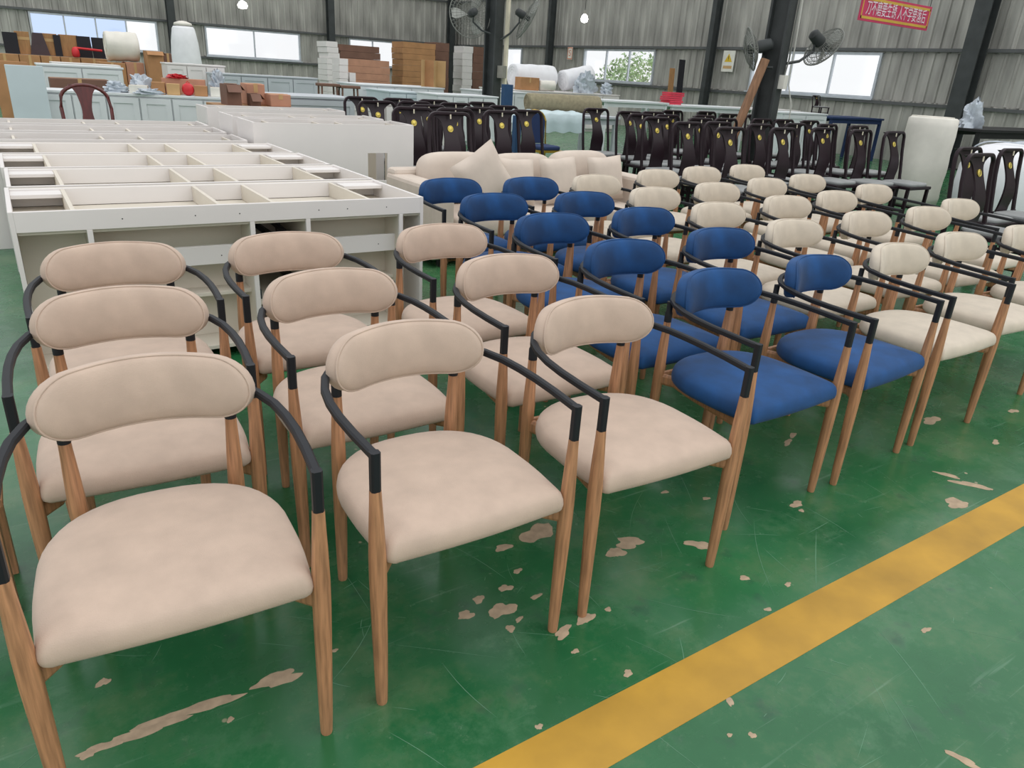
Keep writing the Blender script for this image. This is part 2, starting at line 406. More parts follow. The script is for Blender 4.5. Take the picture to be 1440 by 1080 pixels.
def cush_outline(r_=1.0, n=15):
    """stadium inset by (1-r_) of the half height"""
    b = CB*r_; L_ = CA-CB*1.15; pts = []
    for i in range(n+1):
        a = -math.pi/2+math.pi*i/n; c, q = math.cos(a), math.sin(a)
        pts.append((L_+b*1.17*abs(c)**.95, b*math.copysign(abs(q)**.97, q)))
    for i in range(1, 12): x = L_-2*L_*i/12; pts.append((x, b*(1+.06*(1-(x/L_)**2))))
    for i in range(n+1):
        a = math.pi/2+math.pi*i/n; c, q = math.cos(a), math.sin(a)
        pts.append((-L_-b*1.17*abs(c)**.95, b*math.copysign(abs(q)**.97, q)))
    for i in range(1, 12): pts.append((-L_+2*L_*i/12, -b))
    return pts
def cushion_mesh():
    mb = MB(); vs = []; fs = []
    prof = [(0, -.026), (.5, -.025), (.82, -.022), (.94, -.017), (.99, -.008), (1, 0), (.997, .01), (.98, .018), (.94, .0235), (.84, .029), (.6, .035), (.3, .038), (0, .039)]
    n = len(cush_outline())
    for r_, d in prof: vs += [cush_map(x, z, d) for x, z in cush_outline(r_)]
    for k in range(len(prof)-1):
        for j in range(n): fs.append((k*n+j, (k+1)*n+j, (k+1)*n+(j+1) % n, k*n+(j+1) % n))
    mb.add(vs, fs); mb.weld = True; return mb
def leg_mesh(top, foot, zt):
    """turned leg: slim at top and foot, fuller below the seat"""
    pts = []; rad = []
    for k, (f, r_) in enumerate(((0, .0125), (.012, .0135), (.1, .015), (.28, .0168), (.5, .0188), (.62, .0196), (.72, .0192), (.85, .0165), (.96, .0135), (1, .0128))):
        pts.append(tuple(foot[i]+(top[i]-foot[i])*f for i in range(2))+(zt*f,)); rad.append(r_)
    return MB().tube(pts, rad, 14)
def make_armchair(fab):
    t = thing('armchair', 'x', 'chair')
    seat_mesh().build('seat', fab, t, smooth='all')
    MB().poly([(-.19, .05), (.19, .05), (.185, .2), (.13, .38), (-.13, .38), (-.185, .2)], .372, .396).build('seat_base', 'under', t)
    sf = MB().tube([(-.2, .1, .366), (.2, .1, .366)], 0, rect=(.011, .02))
    for s in (-1, 1): sf.tube([(s*.246, .004, .368), (s*.205, .05, .368), (s*.165, .3, .368), (s*.14, .4, .368), (s*.162, .45, .368)], 0, rect=(.011, .02))
    sf.tube([(-.165, .452, .372), (.165, .452, .372)], 0, rect=(.011, .02))
    sf.build('seat_frame', 'oak', t)
    b = cushion_mesh().build('backrest', fab, t, smooth='all')
    pts = [cush_map(x, z, .0185) for x, z in cush_outline(.985, 18)]; pts.append(pts[0]); pts.append(pts[1])
    MB().tube(pts, .0028, 6, cap=False, upv=(0, 1, 0)).build('piping', fab, b, smooth='all')
    for s in (-1, 1):
        l = leg_mesh((s*.2555, 0), (s*.248, -.002), .579).build('leg', 'oak', t, smooth=True)
        l = leg_mesh((s*.17, .452), (s*.166, .47), .596).build('leg', 'oak', t, smooth=True)
        MB().lathe([(.0135, 0), (.0135, .035), (.011, .04), (.011, .075)], (s*.17, .452, .592), 12).build('ferrule', 'metal', l, smooth=True)
    half = [(.2555, 0, .579), (.256, 0, .66), (.261, .1, .664), (.2615, .18, .667), (.257, .25, .67), (.246, .315, .674), (.224, .375, .678), (.19, .424, .681), (.148, .458, .684), (.1, .481, .686), (.05, .494, .687), (0, .498, .687)]
    ra = MB()
    full = half+[(-x, y, z) for x, y, z in reversed(half[:-1])]
    ra.tube(full[1:-1], 0, rect=(.0098, .009))
    for s in (-1, 1): ra.tube([(s*.2555, 0, .575), (s*.2557, -.0, .669)], 0, rect=(.0106, .0106))
    ra.build('arm_rail', 'metal', t, smooth=True)
    return t
POS = """1 1 0.13 1.206 -4.4|2 1 0.766 1.201 -0.5|3 1 1.37 1.198 -2.1|1 2 0.164 1.782 -3.5|1 3 0.228 2.361 -1.7|2 2 0.781 1.777 -0.4|2 3 0.82 2.359 -0.6|3 2 1.439 1.764 -0.4|3 3 1.489 2.34 1.2|4 1 2.067 1.316 1.4|4 2 2.066 1.834 0.5|4 3 2.128 2.437 -0.4|4 4 2.178 3.037 0.4|4 5 2.225 3.615 0.4|5 1 2.689 1.331 4.1|5 2 2.704 1.896 -1.2|5 3 2.741 2.451 0.6|5 4 2.76 2.981 -0.3|5 5 2.799 3.581 0.7|6 1 3.31 1.36 0.5|6 2 3.33 1.952 -0.4|6 3 3.339 2.478 -0.3|6 4 3.393 3.048 1.0|6 5 3.385 3.623 0.8|7 1 3.955 1.417 -1.2|7 2 4.052 2.004 -1.5|7 3 4.065 2.567 -2.2|7 4 4.06 3.139 -0.5|7 5 4.153 3.814 0.7|8 1 4.637 1.407 -4.1|8 2 4.705 2.003 -3.0|8 3 4.721 2.643 0.6|8 4 4.751 3.262 0.3|8 5 4.757 3.93 0.3|9 2 5.407 2.154 -1.0|9 3 5.451 2.824 -0.6|9 4 5.402 3.384 -1.0|9 5 5.399 3.999 -0.4"""
ORD = ['', 'first', 'second', 'third', 'fourth', 'fifth']
protos = {}
for q in POS.split('|'):
    c, r_, u, v, a = q.split(); c = int(c); r_ = int(r_); u = float(u); v = float(v); a = float(a)
    if c <= 3:
        fab, colr, grp = 'linen', 'pinkish beige', 'beige armchairs in front of the cabinets'
        where = ['', 'farthest from the blue chairs', 'in the middle beige column', 'right beside the blue chairs'][c]
    elif c <= 5:
        fab, colr, grp = 'blue', 'blue velvet', 'blue armchairs between the beige and cream ones'
        where = {4: 'in the column beside the beige chairs', 5: 'in the column beside the cream chairs'}[c]
    else:
        fab, colr, grp = 'cream', 'cream', 'cream armchairs beyond the blue ones'
        where = ORD[c-5]+' cream column counting from the blue chairs'
    lab = '%s armchair, %s row from the yellow stripe, %s' % (colr, ORD[r_], where)
    if fab not in protos: o = protos[fab] = make_armchair(fab)
    else: o = copy_tree(protos[fab])
    o.location = (u, v, 0); o.rotation_euler.z = R(a); tag(o, lab, 'chair', grp)

# ================================================================== white cabinet carcasses
def make_carcass(W=1.86, D=.66, Hh=.75, runners=True):
    t = thing('cabinet_carcass', 'x', 'cabinet'); b = .018
    def bx(n, *a, m='carcass'): return MB().box(*a).build(n, m, t, bevel=.0015)
    bx('side_panel', 0, b, 0, D, 0, Hh, m='laminate'); bx('side_panel', W-b, W, 0, D, 0, Hh, m='laminate')
    bx('bottom_panel', b, W-b, .01, D-.01, .05, .07)
    bx('back_panel', b, W-b, D-.02, D-.004, .05, Hh-.004)
    tr = bx('top_rail', b, W-b, 0, b, Hh-.085, Hh-.001, m='laminate')
    for f in (.22, .38, .485, .69, .77, .885): MB().tube([(W*f, -.0006, Hh-.045), (W*f, .004, Hh-.045)], .003, 8).build('screw_hole', 'dark', tr)
    xs = [.145*W, .51*W, .655*W, .925*W]
    for x in xs: bx('divider', x, x+b, b, D-.04, .07, Hh-.102)
    for f in (.12, .44, .575, .84): bx('tray_divider', W*f, W*f+b, b, D-.04, Hh-.086, Hh-.008)
    bx('tray_panel', b, W-b, b, D-.04, Hh-.1, Hh-.087)
    bx('back_rail', b, W-b, D-.039, D-.021, Hh-.085, Hh-.004, m='laminate')
    for x in xs: bx('stile', x-.002, x+b+.002, 0, b-.001, .07, Hh-.085, m='laminate')
    for x0, x1 in ((xs[0]+b, xs[1]), (xs[2]+b, xs[3])):
        r_ = bx('middle_rail', x0, x1, .06, .06+b, Hh-.29, Hh-.2, m='laminate')
        for f in (.25, .8): MB().tube([(x0+(x1-x0)*f, .0594, Hh-.25), (x0+(x1-x0)*f, .065, Hh-.25)], .003, 8).build('screw_hole', 'dark', r_)
        bx('shelf', x0, x1, .08, .19, .3, .318)
    for x0, x1 in ((b, xs[0]), (xs[0]+b, xs[1]), (xs[2]+b, xs[3]), (xs[3]+b, W-b), (xs[1]+b, xs[2])): bx('bay_back', x0, x1, .19 if x0 != xs[1]+b else .51, .2 if x0 != xs[1]+b else .52, .07, Hh-.102)
    for z in (Hh-.28, Hh-.5): bx('drawer_shelf', xs[1]+b, xs[2], .01, D-.02, z, z+.018)
    for x0, x1 in ((b, W*.12), (W*.84+b+.03, W-b)): bx('top_stretcher', x0, x1, D-.16, D-.04, Hh-.03, Hh-.012, m='laminate')
    if runners:
        for z in (Hh-.26, Hh-.47):
            MB().box(xs[1]+b, xs[1]+b+.012, .01, .5, z+.0, z+.045).build('drawer_runner', 'runner', t)
            MB().box(xs[2]-.012, xs[2], .01, .5, z+.0, z+.045).build('drawer_runner', 'runner', t)
        MB().tube([(xs[1]+.17, .06, Hh-.22), (xs[1]+.08, .5, Hh-.14)], 0, rect=(.011, .016)).build('loose_runner', 'runner', t)
        MB().tube([(xs[1]+.245, .06, Hh-.22), (xs[1]+.19, .5, Hh-.14)], 0, rect=(.008, .016)).build('loose_runner', 'runner', t)
    return t
CN = ['white open-topped cabinet carcass with drawer runners, nearest the beige armchairs', 'second white open-topped cabinet carcass counting from the beige armchairs',
      'third white open-topped cabinet carcass counting from the beige armchairs', 'fourth white open-topped cabinet carcass, touching the panel with the cut-out']
pc = make_carcass(); pc2 = None
for k in range(4):
    if k == 0: o = pc
    elif k == 1: o = pc2 = make_carcass(runners=False)
    else: o = copy_tree(pc2)
    o.location = (-.045+(0, .01, -.005, -.03)[k], 3.565+.69*k, 0); tag(o, CN[k], 'cabinet', 'row of white cabinet carcasses')
def make_backed(W, D, Hh, cut, lab, loc):
    """cabinet seen from its closed back, with one rectangular cut-out"""
    t = thing('cabinet_carcass', lab, 'cabinet', loc, 0, 'row of white cabinet carcasses'); b = .018; x0, x1, z0, z1 = cut
    MB().box(0, x0, 0, b, 0, Hh).box(x1, W, 0, b, 0, Hh).box(x0, x1, 0, b, 0, z0).box(x0, x1, 0, b, z1, Hh).build('back_panel', 'laminate', t)
    for x in (0, W-b): MB().box(x, x+b, b, D, 0, Hh+.004).build('side_panel', 'laminate', t)
    for f in (.14, .45, .6, .95): MB().box(W*f, W*f+b, b+.001, D-.02, .05, Hh-.02).build('divider', 'carcass', t)
    MB().box(b, W-b, D-.03, D-.012, Hh-.09, Hh).build('top_rail', 'laminate', t)
    for xa, xb in ((b, W*.14), (W*.86+b, W-b)): MB().box(xa, xb, b, .14, Hh-.03, Hh-.012).build('top_stretcher', 'laminate', t)
    MB().box(b, W-b, b, D-.03, .05, .07).build('bottom_panel', 'carcass', t)
    return t
pl, prr = at(350, 172, .9), at(583, 178, .9); PV = 6.36
make_backed(1.44, .5, .9, (.99, 1.18, .42, .66), 'white cabinet turned back to front with a square cut-out, left of the sofa', (1.69, PV, 0))
make_backed(1.44, .5, .9, (1.12, 1.36, .3, .66), 'white cabinet just behind the one with the cut-out', (1.69, PV+.66, 0))
make_backed(1.44, .5, .9, (.99, 1.18, .42, .66), 'white cabinet second behind the one with the cut-out', (1.72, PV+1.75, 0))
for k in range(3):
    make_backed(1.86, .5, .76, (.75, .95, .45, .66), ['fifth white cabinet counting from the beige armchairs, closed back', 'sixth white cabinet counting from the beige armchairs, closed back', 'last white cabinet in the row behind the beige armchairs'][k], (-.22, 6.36+.68*k, 0))

# ================================================================== sofa and pillows
def puff(W, D, Hh, n=10, e=4.0, crown=.0):
    """rounded cushion block centred in x,y with its bottom at z=0"""
    mb = MB(); vs = []; fs = []; nu, nv = 28, 16
    for i in range(nv+1):
        b = -math.pi/2+math.pi*i/nv; cb, sb = math.cos(b), math.sin(b)
        for j in range(nu):
            a = 2*math.pi*j/nu; ca, sa = math.cos(a), math.sin(a); pw = lambda q, k: math.copysign(abs(q)**k, q)
            vs.append((W/2*pw(ca, 2/e)*pw(cb, 2/e), D/2*pw(sa, 2/e)*pw(cb, 2/e), Hh/2+Hh/2*pw(sb, 2/e)))
    for i in range(nv):
        for j in range(nu): fs.append((i*nu+j, i*nu+(j+1) % nu, (i+1)*nu+(j+1) % nu, (i+1)*nu+j))
    return mb.add(vs, fs)
SX0, SX1, SY0, SY1 = 2.5, 4.84, 4.78, 5.62
sf = thing('sofa', 'long beige three-seat sofa with loose back cushions behind the blue armchairs', 'sofa', (0, 0, 0))
MB().box(SX0+.16, SX1-.16, SY0+.02, SY1-.02, .08, .2).build('base', 'sofa', sf, bevel=.02)
MB().box(SX0+.02, SX1-.02, SY1-.16, SY1, .08, .64).build('back_frame', 'sofa', sf, bevel=.03)
for x in (SX0, SX1-.2): MB().box(x, x+.2, SY0, SY1-.03, .06, .6).build('arm', 'sofa', sf, bevel=.03)
for i in range(4): MB().box((SX0+.1, SX1-.16)[i % 2], (SX0+.16, SX1-.1)[i % 2], (SY0+.05, SY1-.12)[i//2], (SY0+.1, SY1-.07)[i//2], 0, .08).build('foot', 'dark', sf)
cw = (SX1-SX0-.4)/3
for i in range(3):
    x = SX0+.2+cw*(i+.5)
    puff(cw*.995, .6, .18, e=6).build('seat_cushion', 'sofa', sf, smooth='all', loc=(x, SY0+.31, .2))
    o = puff(cw*1.0, .24, .4, e=3.6).build('back_cushion', 'sofa', sf, smooth='all', loc=(x, SY1-.25, .38+(.0, -.012, .01)[i])); o.rotation_euler.x = R(-8)
def pillow_mesh(S, T):
    mb = MB(); n = 14; vs = []; fs = []
    for side in (1, -1):
        for i in range(n+1):
            for j in range(n+1):
                x, y = 2*i/n-1, 2*j/n-1
                k = (1-x**4)*(1-y**4); pin = 1-.07*(1-abs(x*y))
                vs.append((S/2*x*(pin if abs(y) < 1.1 else 1), side*T/2*max(k, 0)**.55, S/2*y*pin))
    m = (n+1)*(n+1)
    for s in (0, 1):
        for i in range(n):
            for j in range(n):
                q = (s*m+i*(n+1)+j, s*m+(i+1)*(n+1)+j, s*m+(i+1)*(n+1)+j+1, s*m+i*(n+1)+j+1); fs.append(q if s == 1 else tuple(reversed(q)))
    return mb.add(vs, fs)
PIL = [(3.03, SY0+.16, .635, -31, -10, 'beige throw pillow standing on its corner on the sofa'), (3.42, SY0+.3, .575, 3, -14, 'beige throw pillow between the tilted one and the square one on the sofa'),
       (3.87, SY0+.3, .578, -3, -14, 'beige throw pillow leaning on the sofa gap right of centre'), (4.38, SY0+.3, .585, -3, -12, 'beige throw pillow beside the sofa arm near the cream chairs')]
for i, (x, y, z, ry, rx, lab) in enumerate(PIL):
    o = pillow_mesh(.42 if i == 0 else .38, .14).build('throw_pillow', 'sofa', None, smooth='all', loc=(x, y, z)); o.rotation_euler = (R(rx), R(ry), 0); tag(o, lab, 'pillow', 'pillows on the beige sofa')

# ================================================================== dark lacquered dining chairs
def make_dining():
    t = thing('dining_chair', 'x', 'chair'); Z = 1.03; W = .225
    # the frame: posts and a rounded crest, leaning back
    path = [(-W, -.03, .44), (-W, 0, .62), (-W+.004, .03, .8)]
    for i in range(7): a = math.pi-math.pi/2*i/6; path.append((-W+.075+.004+.071*math.cos(a), .045, Z-.09+.073*math.sin(a)))
    path += [(x*-1, y, z) for x, y, z in reversed(path)]
    MB().tube(path, 0, rect=(.015, .016), upv=(0, 1, 0)).build('back_frame', 'lacquer', t, smooth=True)
    # splat flaring into the crest
    mb = MB(); vs = []; fs = []; n = 22
    for i in range(n+1):
        f = i/n; z = .46+(Z-.02-.46)*f
        wd = .088+.016*math.sin(f*math.pi*2.2)
        if f > .84: wd = .085+.125*((f-.84)/.16)**2.0
        if f < .1: wd += .02*(1-f/.1)
        y = -.03+.075*f+.03*math.sin(f*math.pi*1.7+2.6)
        vs += [(-wd, y-.008, z), (wd, y-.008, z), (wd, y+.008, z), (-wd, y+.008, z)]
    for i in range(n):
        for a, b in ((0, 1), (1, 2), (2, 3), (3, 0)): fs.append((i*4+a, i*4+b, i*4+4+b, i*4+4+a))
    fs += [(3, 2, 1, 0), tuple(n*4+k for k in range(4))]
    sp = mb.add(vs, fs).build('splat', 'lacquer', t, smooth=True)
    MB().lathe([(.031, -.008), (.031, .004), (.026, .006), (.021, .004), (.014, .007), (.004, .007)], (0, 0, 0), 16).xf(Matrix.Translation((0, .0255, .875)) @ Matrix.Rotation(R(74), 4, 'X')).build('medallion', 'brass', sp, smooth=True)
    MB().tube([(0, .026, .965), (0, .029, 1.005)], .0065, 8).build('inlay', 'ivory', sp)
    MB().box(-.235, .235, -.44, .0, .40, .435).build('seat_frame', 'lacquer', t, bevel=.006)
    puff(.43, .4, .05, e=5).build('seat_pad', 'seatpad', t, smooth='all', loc=(0, -.225, .425))
    for sx in (-1, 1):
        MB().box(sx*.215-.018, sx*.215+.018, -.425, -.389, 0, .4).build('leg', 'lacquer', t, bevel=.004)
        MB().box(sx*.215-.018, sx*.215+.018, -.05, -.014, 0, .475).build('leg', 'lacquer', t, bevel=.004)
        MB().box(sx*.215-.01, sx*.215+.01, -.389, -.05, .14, .165).build('stretcher', 'lacquer', t)
    MB().box(-.197, .197, -.415, -.395, .09, .12).build('stretcher', 'lacquer', t)
    return t
GA = [(514, 141), (535, 147.6), (561, 143), (584, 147.6), (582, 156.6), (606.6, 144.8), (615.6, 154), (633.5, 164), (641, 149.5), (643, 157), (667, 157), (678.7, 148), (694, 160), (708.6, 153.4), (741, 160)]
GB = [(848.7, 157.7), (877, 160), (903.5, 165), (919.6, 161.5), (926, 170), (946, 166.7), (961, 160.5), (969, 177), (979, 170), (991, 166.7), (994.6, 160.5), (1016.5, 176.5), (1022, 171), (1029, 184.8), (1026, 164), (1063, 170), (1066, 179.6), (1063, 165),
      (1100, 172), (1102, 185), (1120.5, 178), (1140, 173.6), (1159.5, 184.7), (1165, 179), (1213.6, 187.5), (1209, 181), (1259.4, 189.7)]
GC = [(1365.6, 213.8), (1410, 226.7), (1425, 215.6), (1452, 232)]
FRONT = {(926, 170), (969, 177), (1029, 184.8), (1102, 185), (1159.5, 184.7), (1213.6, 187.5)}
SPECIAL = {(1259.4, 189.7): 'dark lacquered dining chair standing right before the tall upright foam roll', (848.7, 157.7): 'dark lacquered dining chair nearest the work table with the carpet roll',
           (514, 141): 'dark lacquered dining chair nearest the grey-blue cabinet', (741, 160): 'dark lacquered dining chair in front of the gold banquet chair', (582, 156.6): 'dark lacquered dining chair right behind the cabinet with the cut-out'}
SPOT = {q: at(q[0], q[1], .985) for q in GA+GB+GC}
fixed = [Vector((KU, k2.y+.25, 0)), Vector((8.55, 8.1, 0)), Vector((8.85, 8.0, 0))]; allp = list(SPOT.values())
for _ in range(80):                           # keep neighbours from standing in each other
    for i, p in enumerate(allp):
        for q in allp[:i]+fixed:
            dx, dy = p.x-q.x, p.y-q.y; k = 1 if q in fixed else .5
            if abs(dx) < .48 and abs(dy) < .52:
                if (.48-abs(dx)) < (.52-abs(dy)): e = math.copysign(.482-abs(dx), dx); p.x += e*k; q.x -= e*(1-k)
                else: e = math.copysign(.522-abs(dy), dy); p.y += e*k; q.y -= e*(1-k)
pd = None
for grp, lab, pts in (('dark dining chairs behind the sofa', 'dark lacquered dining chair with brass medallion behind the beige sofa', GA),
                      ('dark dining chairs behind the cream armchairs', 'dark lacquered dining chair with brass medallion beyond the cream armchairs', GB),
                      ('dark dining chairs beside the wrapped bale', 'dark lacquered dining chair with brass medallion beside the wrapped white bale', GC)):
    for px, py in pts:
        p = SPOT[(px, py)]
        if pd is None: pd = o = make_dining()
        else: o = copy_tree(pd)
        o.location = (p.x, p.y-.03, 0)
        l2 = SPECIAL.get((px, py))
        if l2 is None and grp.endswith('cream armchairs'): l2 = lab+(', in their first row' if (px, py) in FRONT else ', in their back rows')
        tag(o, l2 or lab, 'chair', grp)

# ================================================================== clutter
def span(x0, x1, yt, v): 
    a, b = atv(x0, yt, v), atv(x1, yt, v); return a.x, b.x, (a.z+b.z)/2
def carton(name, label, x0, x1, yt, v, z0=0, dp=.4, m='carton', open_=False, group=None, rz=0, cat='box', ztop=None):
    ua, ub, z1 = span(x0, x1, yt, v); z1 = ztop or z1; W = ub-ua; h = z1-z0
    t = thing(name, label, cat, ((ua+ub)/2, v+dp/2, z0), rz, group)
    b = .012
    if open_:
        mb = MB().box(-W/2, W/2, -dp/2, -dp/2+b, 0, h).box(-W/2, W/2, dp/2-b, dp/2, 0, h).box(-W/2, -W/2+b, -dp/2+b, dp/2-b, 0, h).box(W/2-b, W/2, -dp/2+b, dp/2-b, 0, h).box(-W/2+b, W/2-b, -dp/2+b, dp/2-b, 0, b)
        mb.build('body', m, t)
        MB().add([(-W/2, -dp/2, h), (W/2, -dp/2, h), (W/2, -dp/2-.08, h-.08), (-W/2, -dp/2-.08, h-.08), (-W/2, -dp/2+b, h), (W/2, -dp/2+b, h)], [(0, 1, 2, 3), (0, 4, 5, 1)]).build('flap', m, t)
        MB().add([(W/2, -dp/2, h), (W/2, dp/2, h), (W/2+.05, dp/2, h-.06), (W/2+.05, -dp/2, h-.06)], [(0, 1, 2, 3)]).build('flap', m, t)
    else:
        MB().box(-W/2, W/2, -dp/2, dp/2, 0, h).build('body', m, t, bevel=min(.01, h*.1))
        MB().box(-W/2, W/2, -.025, .025, h, h+.002).build('tape', 'kraft', t)
        MB().box(-.025, .025, -dp/2-.002, -dp/2, h*.6, h).build('tape', 'kraft', t)
    return t, z1
def cabinet(name, label, ua, ub, v, dp, z1, m, ndoor=3, rz=0, cat='cabinet', group=None):
    W = ub-ua; t = thing(name, label, cat, (ua, v, 0), rz, group)
    MB().box(0, W, .02, dp, .06, z1-.03).build('body', m, t)
    MB().box(-.02, W+.02, -.01, dp+.02, z1-.03, z1).build('top_board', m, t, bevel=.004)
    MB().box(.03, W-.03, .05, dp-.02, 0, .06).build('plinth', m, t)
    dw = W/ndoor
    for i in range(ndoor):
        x0, x1 = i*dw+.01, (i+1)*dw-.01
        d = MB().box(x0, x1, .0, .019, .08, z1-.05).build('door', m, t, bevel=.003)
        fr = .07
        MB().box(x0, x0+fr, -.012, -.0005, .08, z1-.05).box(x1-fr, x1, -.012, -.0005, .08, z1-.05).box(x0+fr, x1-fr, -.012, -.0005, .08, .08+fr).box(x0+fr, x1-fr, -.012, -.0005, z1-.05-fr, z1-.05).build('door_frame', m, d)
    return t
def board(name, label, x0, x1, yt, v, z0, m, th=.04, lean=.08, taper=0, group=None, cat='board', band=None):
    ua, ub, z1 = span(x0, x1, yt, v); W = ub-ua; h = z1-z0; l = lean*h
    o = MB().add([(-W/2+s*taper*W*0, y, 0) for s, y in ()], [])
    k = taper
    vs = [(-W/2, 0, 0), (W/2, 0, 0), (W/2, th, 0), (-W/2, th, 0), (-W/2*(1-k), l, h), (W/2*(1-k), l, h), (W/2*(1-k), th+l, h), (-W/2*(1-k), th+l, h)]
    fs = [(3, 2, 1, 0), (4, 5, 6, 7), (0, 1, 5, 4), (1, 2, 6, 5), (2, 3, 7, 6), (3, 0, 4, 7)]
    o = MB().add(vs, fs).build(name, m, None, bevel=.006, loc=((ua+ub)/2, v, z0))
    if band:
        f = .7
        MB().box(-W/2*(1-k*f), W/2*(1-k*f), l*f-.004, l*f-.001, h*f-.03, h*f+.03).build('strap', band, o)
    return tag(o, label, cat, group)
def roll(name, label, a, b, r_, m='foam', core=True, cat='roll', group=None):
    """soft roll of sheet goods from point a to b, slightly uneven, spiral end"""
    a, b = Vector(a), Vector(b); d = b-a; Ln = d.length; mb = MB(); vs = []; fs = []; n = 28; k = 14; rnd = random.Random(len(label))
    prof = [(.0, .15), (.004, .9), (.02, .99)]+[(f, 1+.02*math.sin(f*17+rnd.random())) for f in [i/10 for i in range(1, 10)]]+[(.98, .99), (.996, .9), (1, .15)]
    for f, q in prof:
        for j in range(n):
            t = 2*math.pi*j/n; w_ = r_*q*(1+.025*math.sin(3*t+f*4)+.012*math.sin(7*t)); vs.append((w_*math.cos(t), w_*math.sin(t), f*Ln))
    k = len(prof)
    for i in range(k-1):
        for j in range(n): fs.append((i*n+j, i*n+(j+1) % n, (i+1)*n+(j+1) % n, (i+1)*n+j))
    fs += [tuple(reversed(range(n))), tuple((k-1)*n+j for j in range(n))]
    q = d.to_track_quat('Z', 'Y')
    t = thing(name, label, cat, a, 0, group); 
    o = mb.add(vs, fs).xf(q.to_matrix().to_4x4()).build('layers', m, t, smooth='all')
    if core:
        M = q.to_matrix().to_4x4()
        for zz in (-.006, Ln-.004):
            pts = [(r_*.9*(i/40)*math.cos(i*.6), r_*.9*(i/40)*math.sin(i*.6), zz+.005) for i in range(4, 41)]
            MB().tube(pts, .006, 4).xf(M).build('wound_edge', m, o)
    return t
def crumple(name, label, c, sx, sy, sz, m='plastic', seed=1, cat='plastic bag', group=None):
    """crumpled sheet plastic heap standing on c"""
    rnd = random.Random(seed); mb = MB(); nu, nv = 26, 12; vs = []; fs = []
    ph = [(rnd.uniform(0, 6.28), rnd.randint(2, 9), rnd.randint(1, 6), rnd.uniform(.04, .13)) for _ in range(12)]
    for i in range(nv+1):
        f = i/nv; ph_ = f*math.pi*.5
        for j in range(nu):
            t = 2*math.pi*j/nu; k = 1+sum(a*math.sin(n1*t+n2*f*5+p0) for p0, n1, n2, a in ph)
            vs.append((sx/2*math.cos(t)*math.cos(ph_)**.6*k, sy/2*math.sin(t)*math.cos(ph_)**.6*k, max(0, sz*math.sin(ph_)*(1+.5*(k-1))) if i else 0))
    for i in range(nv):
        for j in range(nu): fs.append((i*nu+j, i*nu+(j+1) % nu, (i+1)*nu+(j+1) % nu, (i+1)*nu+j))
    fs.append(tuple(reversed(range(nu)))); fs.append(tuple(nv*nu+j for j in range(nu)))
    o = mb.add(vs, fs).build(name, m, None, smooth=True, loc=c); return tag(o, label, cat, group)
def table(name, label, ua, ub, v0, v1, z1, m='whiteblue', cat='table', group=None, th=.04):
    t = thing(name, label, cat, (ua, v0, 0), 0, group); W, D = ub-ua, v1-v0
    MB().box(0, W, 0, D, z1-th, z1).build('table_top', m, t, bevel=.004)
    MB().box(.05, W-.05, .04, .06, z1-th-.09, z1-th).build('apron', m, t); MB().box(.05, W-.05, D-.06, D-.04, z1-th-.09, z1-th).build('apron', m, t)
    for x in (.03, W-.09):
        for y in (.03, D-.09): MB().box(x, x+.06, y, y+.06, 0, z1-th).build('leg', m, t)
    return t
def stack(name, label, ua, ub, v, dp, z0, z1, n, m, cat='stack', group=None, jit=.02):
    """sheets piled up; every bundle its own piece"""
    t = thing(name, label, cat, ((ua+ub)/2, v+dp/2, z0), 0, group); h = (z1-z0)/n; W = ub-ua; rnd = random.Random(int(ua*100))
    for i in range(n):
        dx = rnd.uniform(-jit, jit)
        MB().box(-W/2+dx, W/2+dx, -dp/2, dp/2, i*h, (i+1)*h-.006).build('bundle', m, t)
    return t

# --- left: pale boards and cabinets
lwc = cabinet('long_cabinet', 'long pale white cabinet with framed doors behind the dark red chair', .42, 2.75, 11.5, .6, .86, 'whiteblue', 6, rz=R(-14))
board('pale_board', 'pale blue cabinet panel standing on edge beside the long white cabinet', 6, 60, 92, 11.2, 0, 'paleblue', .05, .05)
board('brown_board', 'brown wooden panel behind the pale blue panel', -12, 38, 86, 11.9, 0, 'carton', .03, .05)
carton('long_carton', 'long brown flat carton lying behind the long white cabinet', 70, 152, 111, 13.3, 0, .4, 'carton_dark')
cabinet('long_cabinet', 'white cabinet behind the long brown carton', atv(53, 92, 15.2).x, atv(172, 97, 15.2).x, 15.2, .6, atv(110, 92, 15.2).z, 'whiteblue', 2)
cabinet('long_cabinet', 'pale cabinet with white top under the cartons', atv(74, 88, 17).x, atv(168, 94, 17).x, 17, .6, atv(110, 89, 17).z, 'laminate', 3)
cabinet('long_cabinet', 'white counter in front of the upright white roll', atv(234, 90, 18).x, atv(316, 96, 18).x, 18, .6, atv(270, 90, 18).z, 'laminate', 3)
cabinet('long_cabinet', 'grey-blue counter below the bright far window', atv(300, 104, 17.2).x, atv(446, 110, 17.2).x, 17.2, .6, atv(370, 106, 17.2).z, 'greyblue', 4)
gc = cabinet('grey_cabinet', 'grey-blue cabinet with framed end panel behind the carcasses', 3.05, 4.28, 10.6, .9, .94, 'greyblue', 1)
table('plain_table', 'pale low table under the opened pink cartons', atv(308, 150, 9.3).x, atv(412, 153, 9.3).x, 9.3, 9.95, atv(360, 150, 9.3).z, 'board_tan')
zt_ = atv(360, 150, 9.3).z
carton('carton', 'opened pinkish-brown carton with white label and dark inside', 318, 338, 119, 9.38, zt_, .32, 'carton_dark', True)
carton('carton', 'pinkish-brown carton standing behind the opened ones', 346, 372, 118, 9.62, zt_, .28, 'carton_pink')
carton('carton', 'low opened brown carton beside the pink one', 352, 366, 132, 9.36, zt_, .16, 'carton_dark', True)
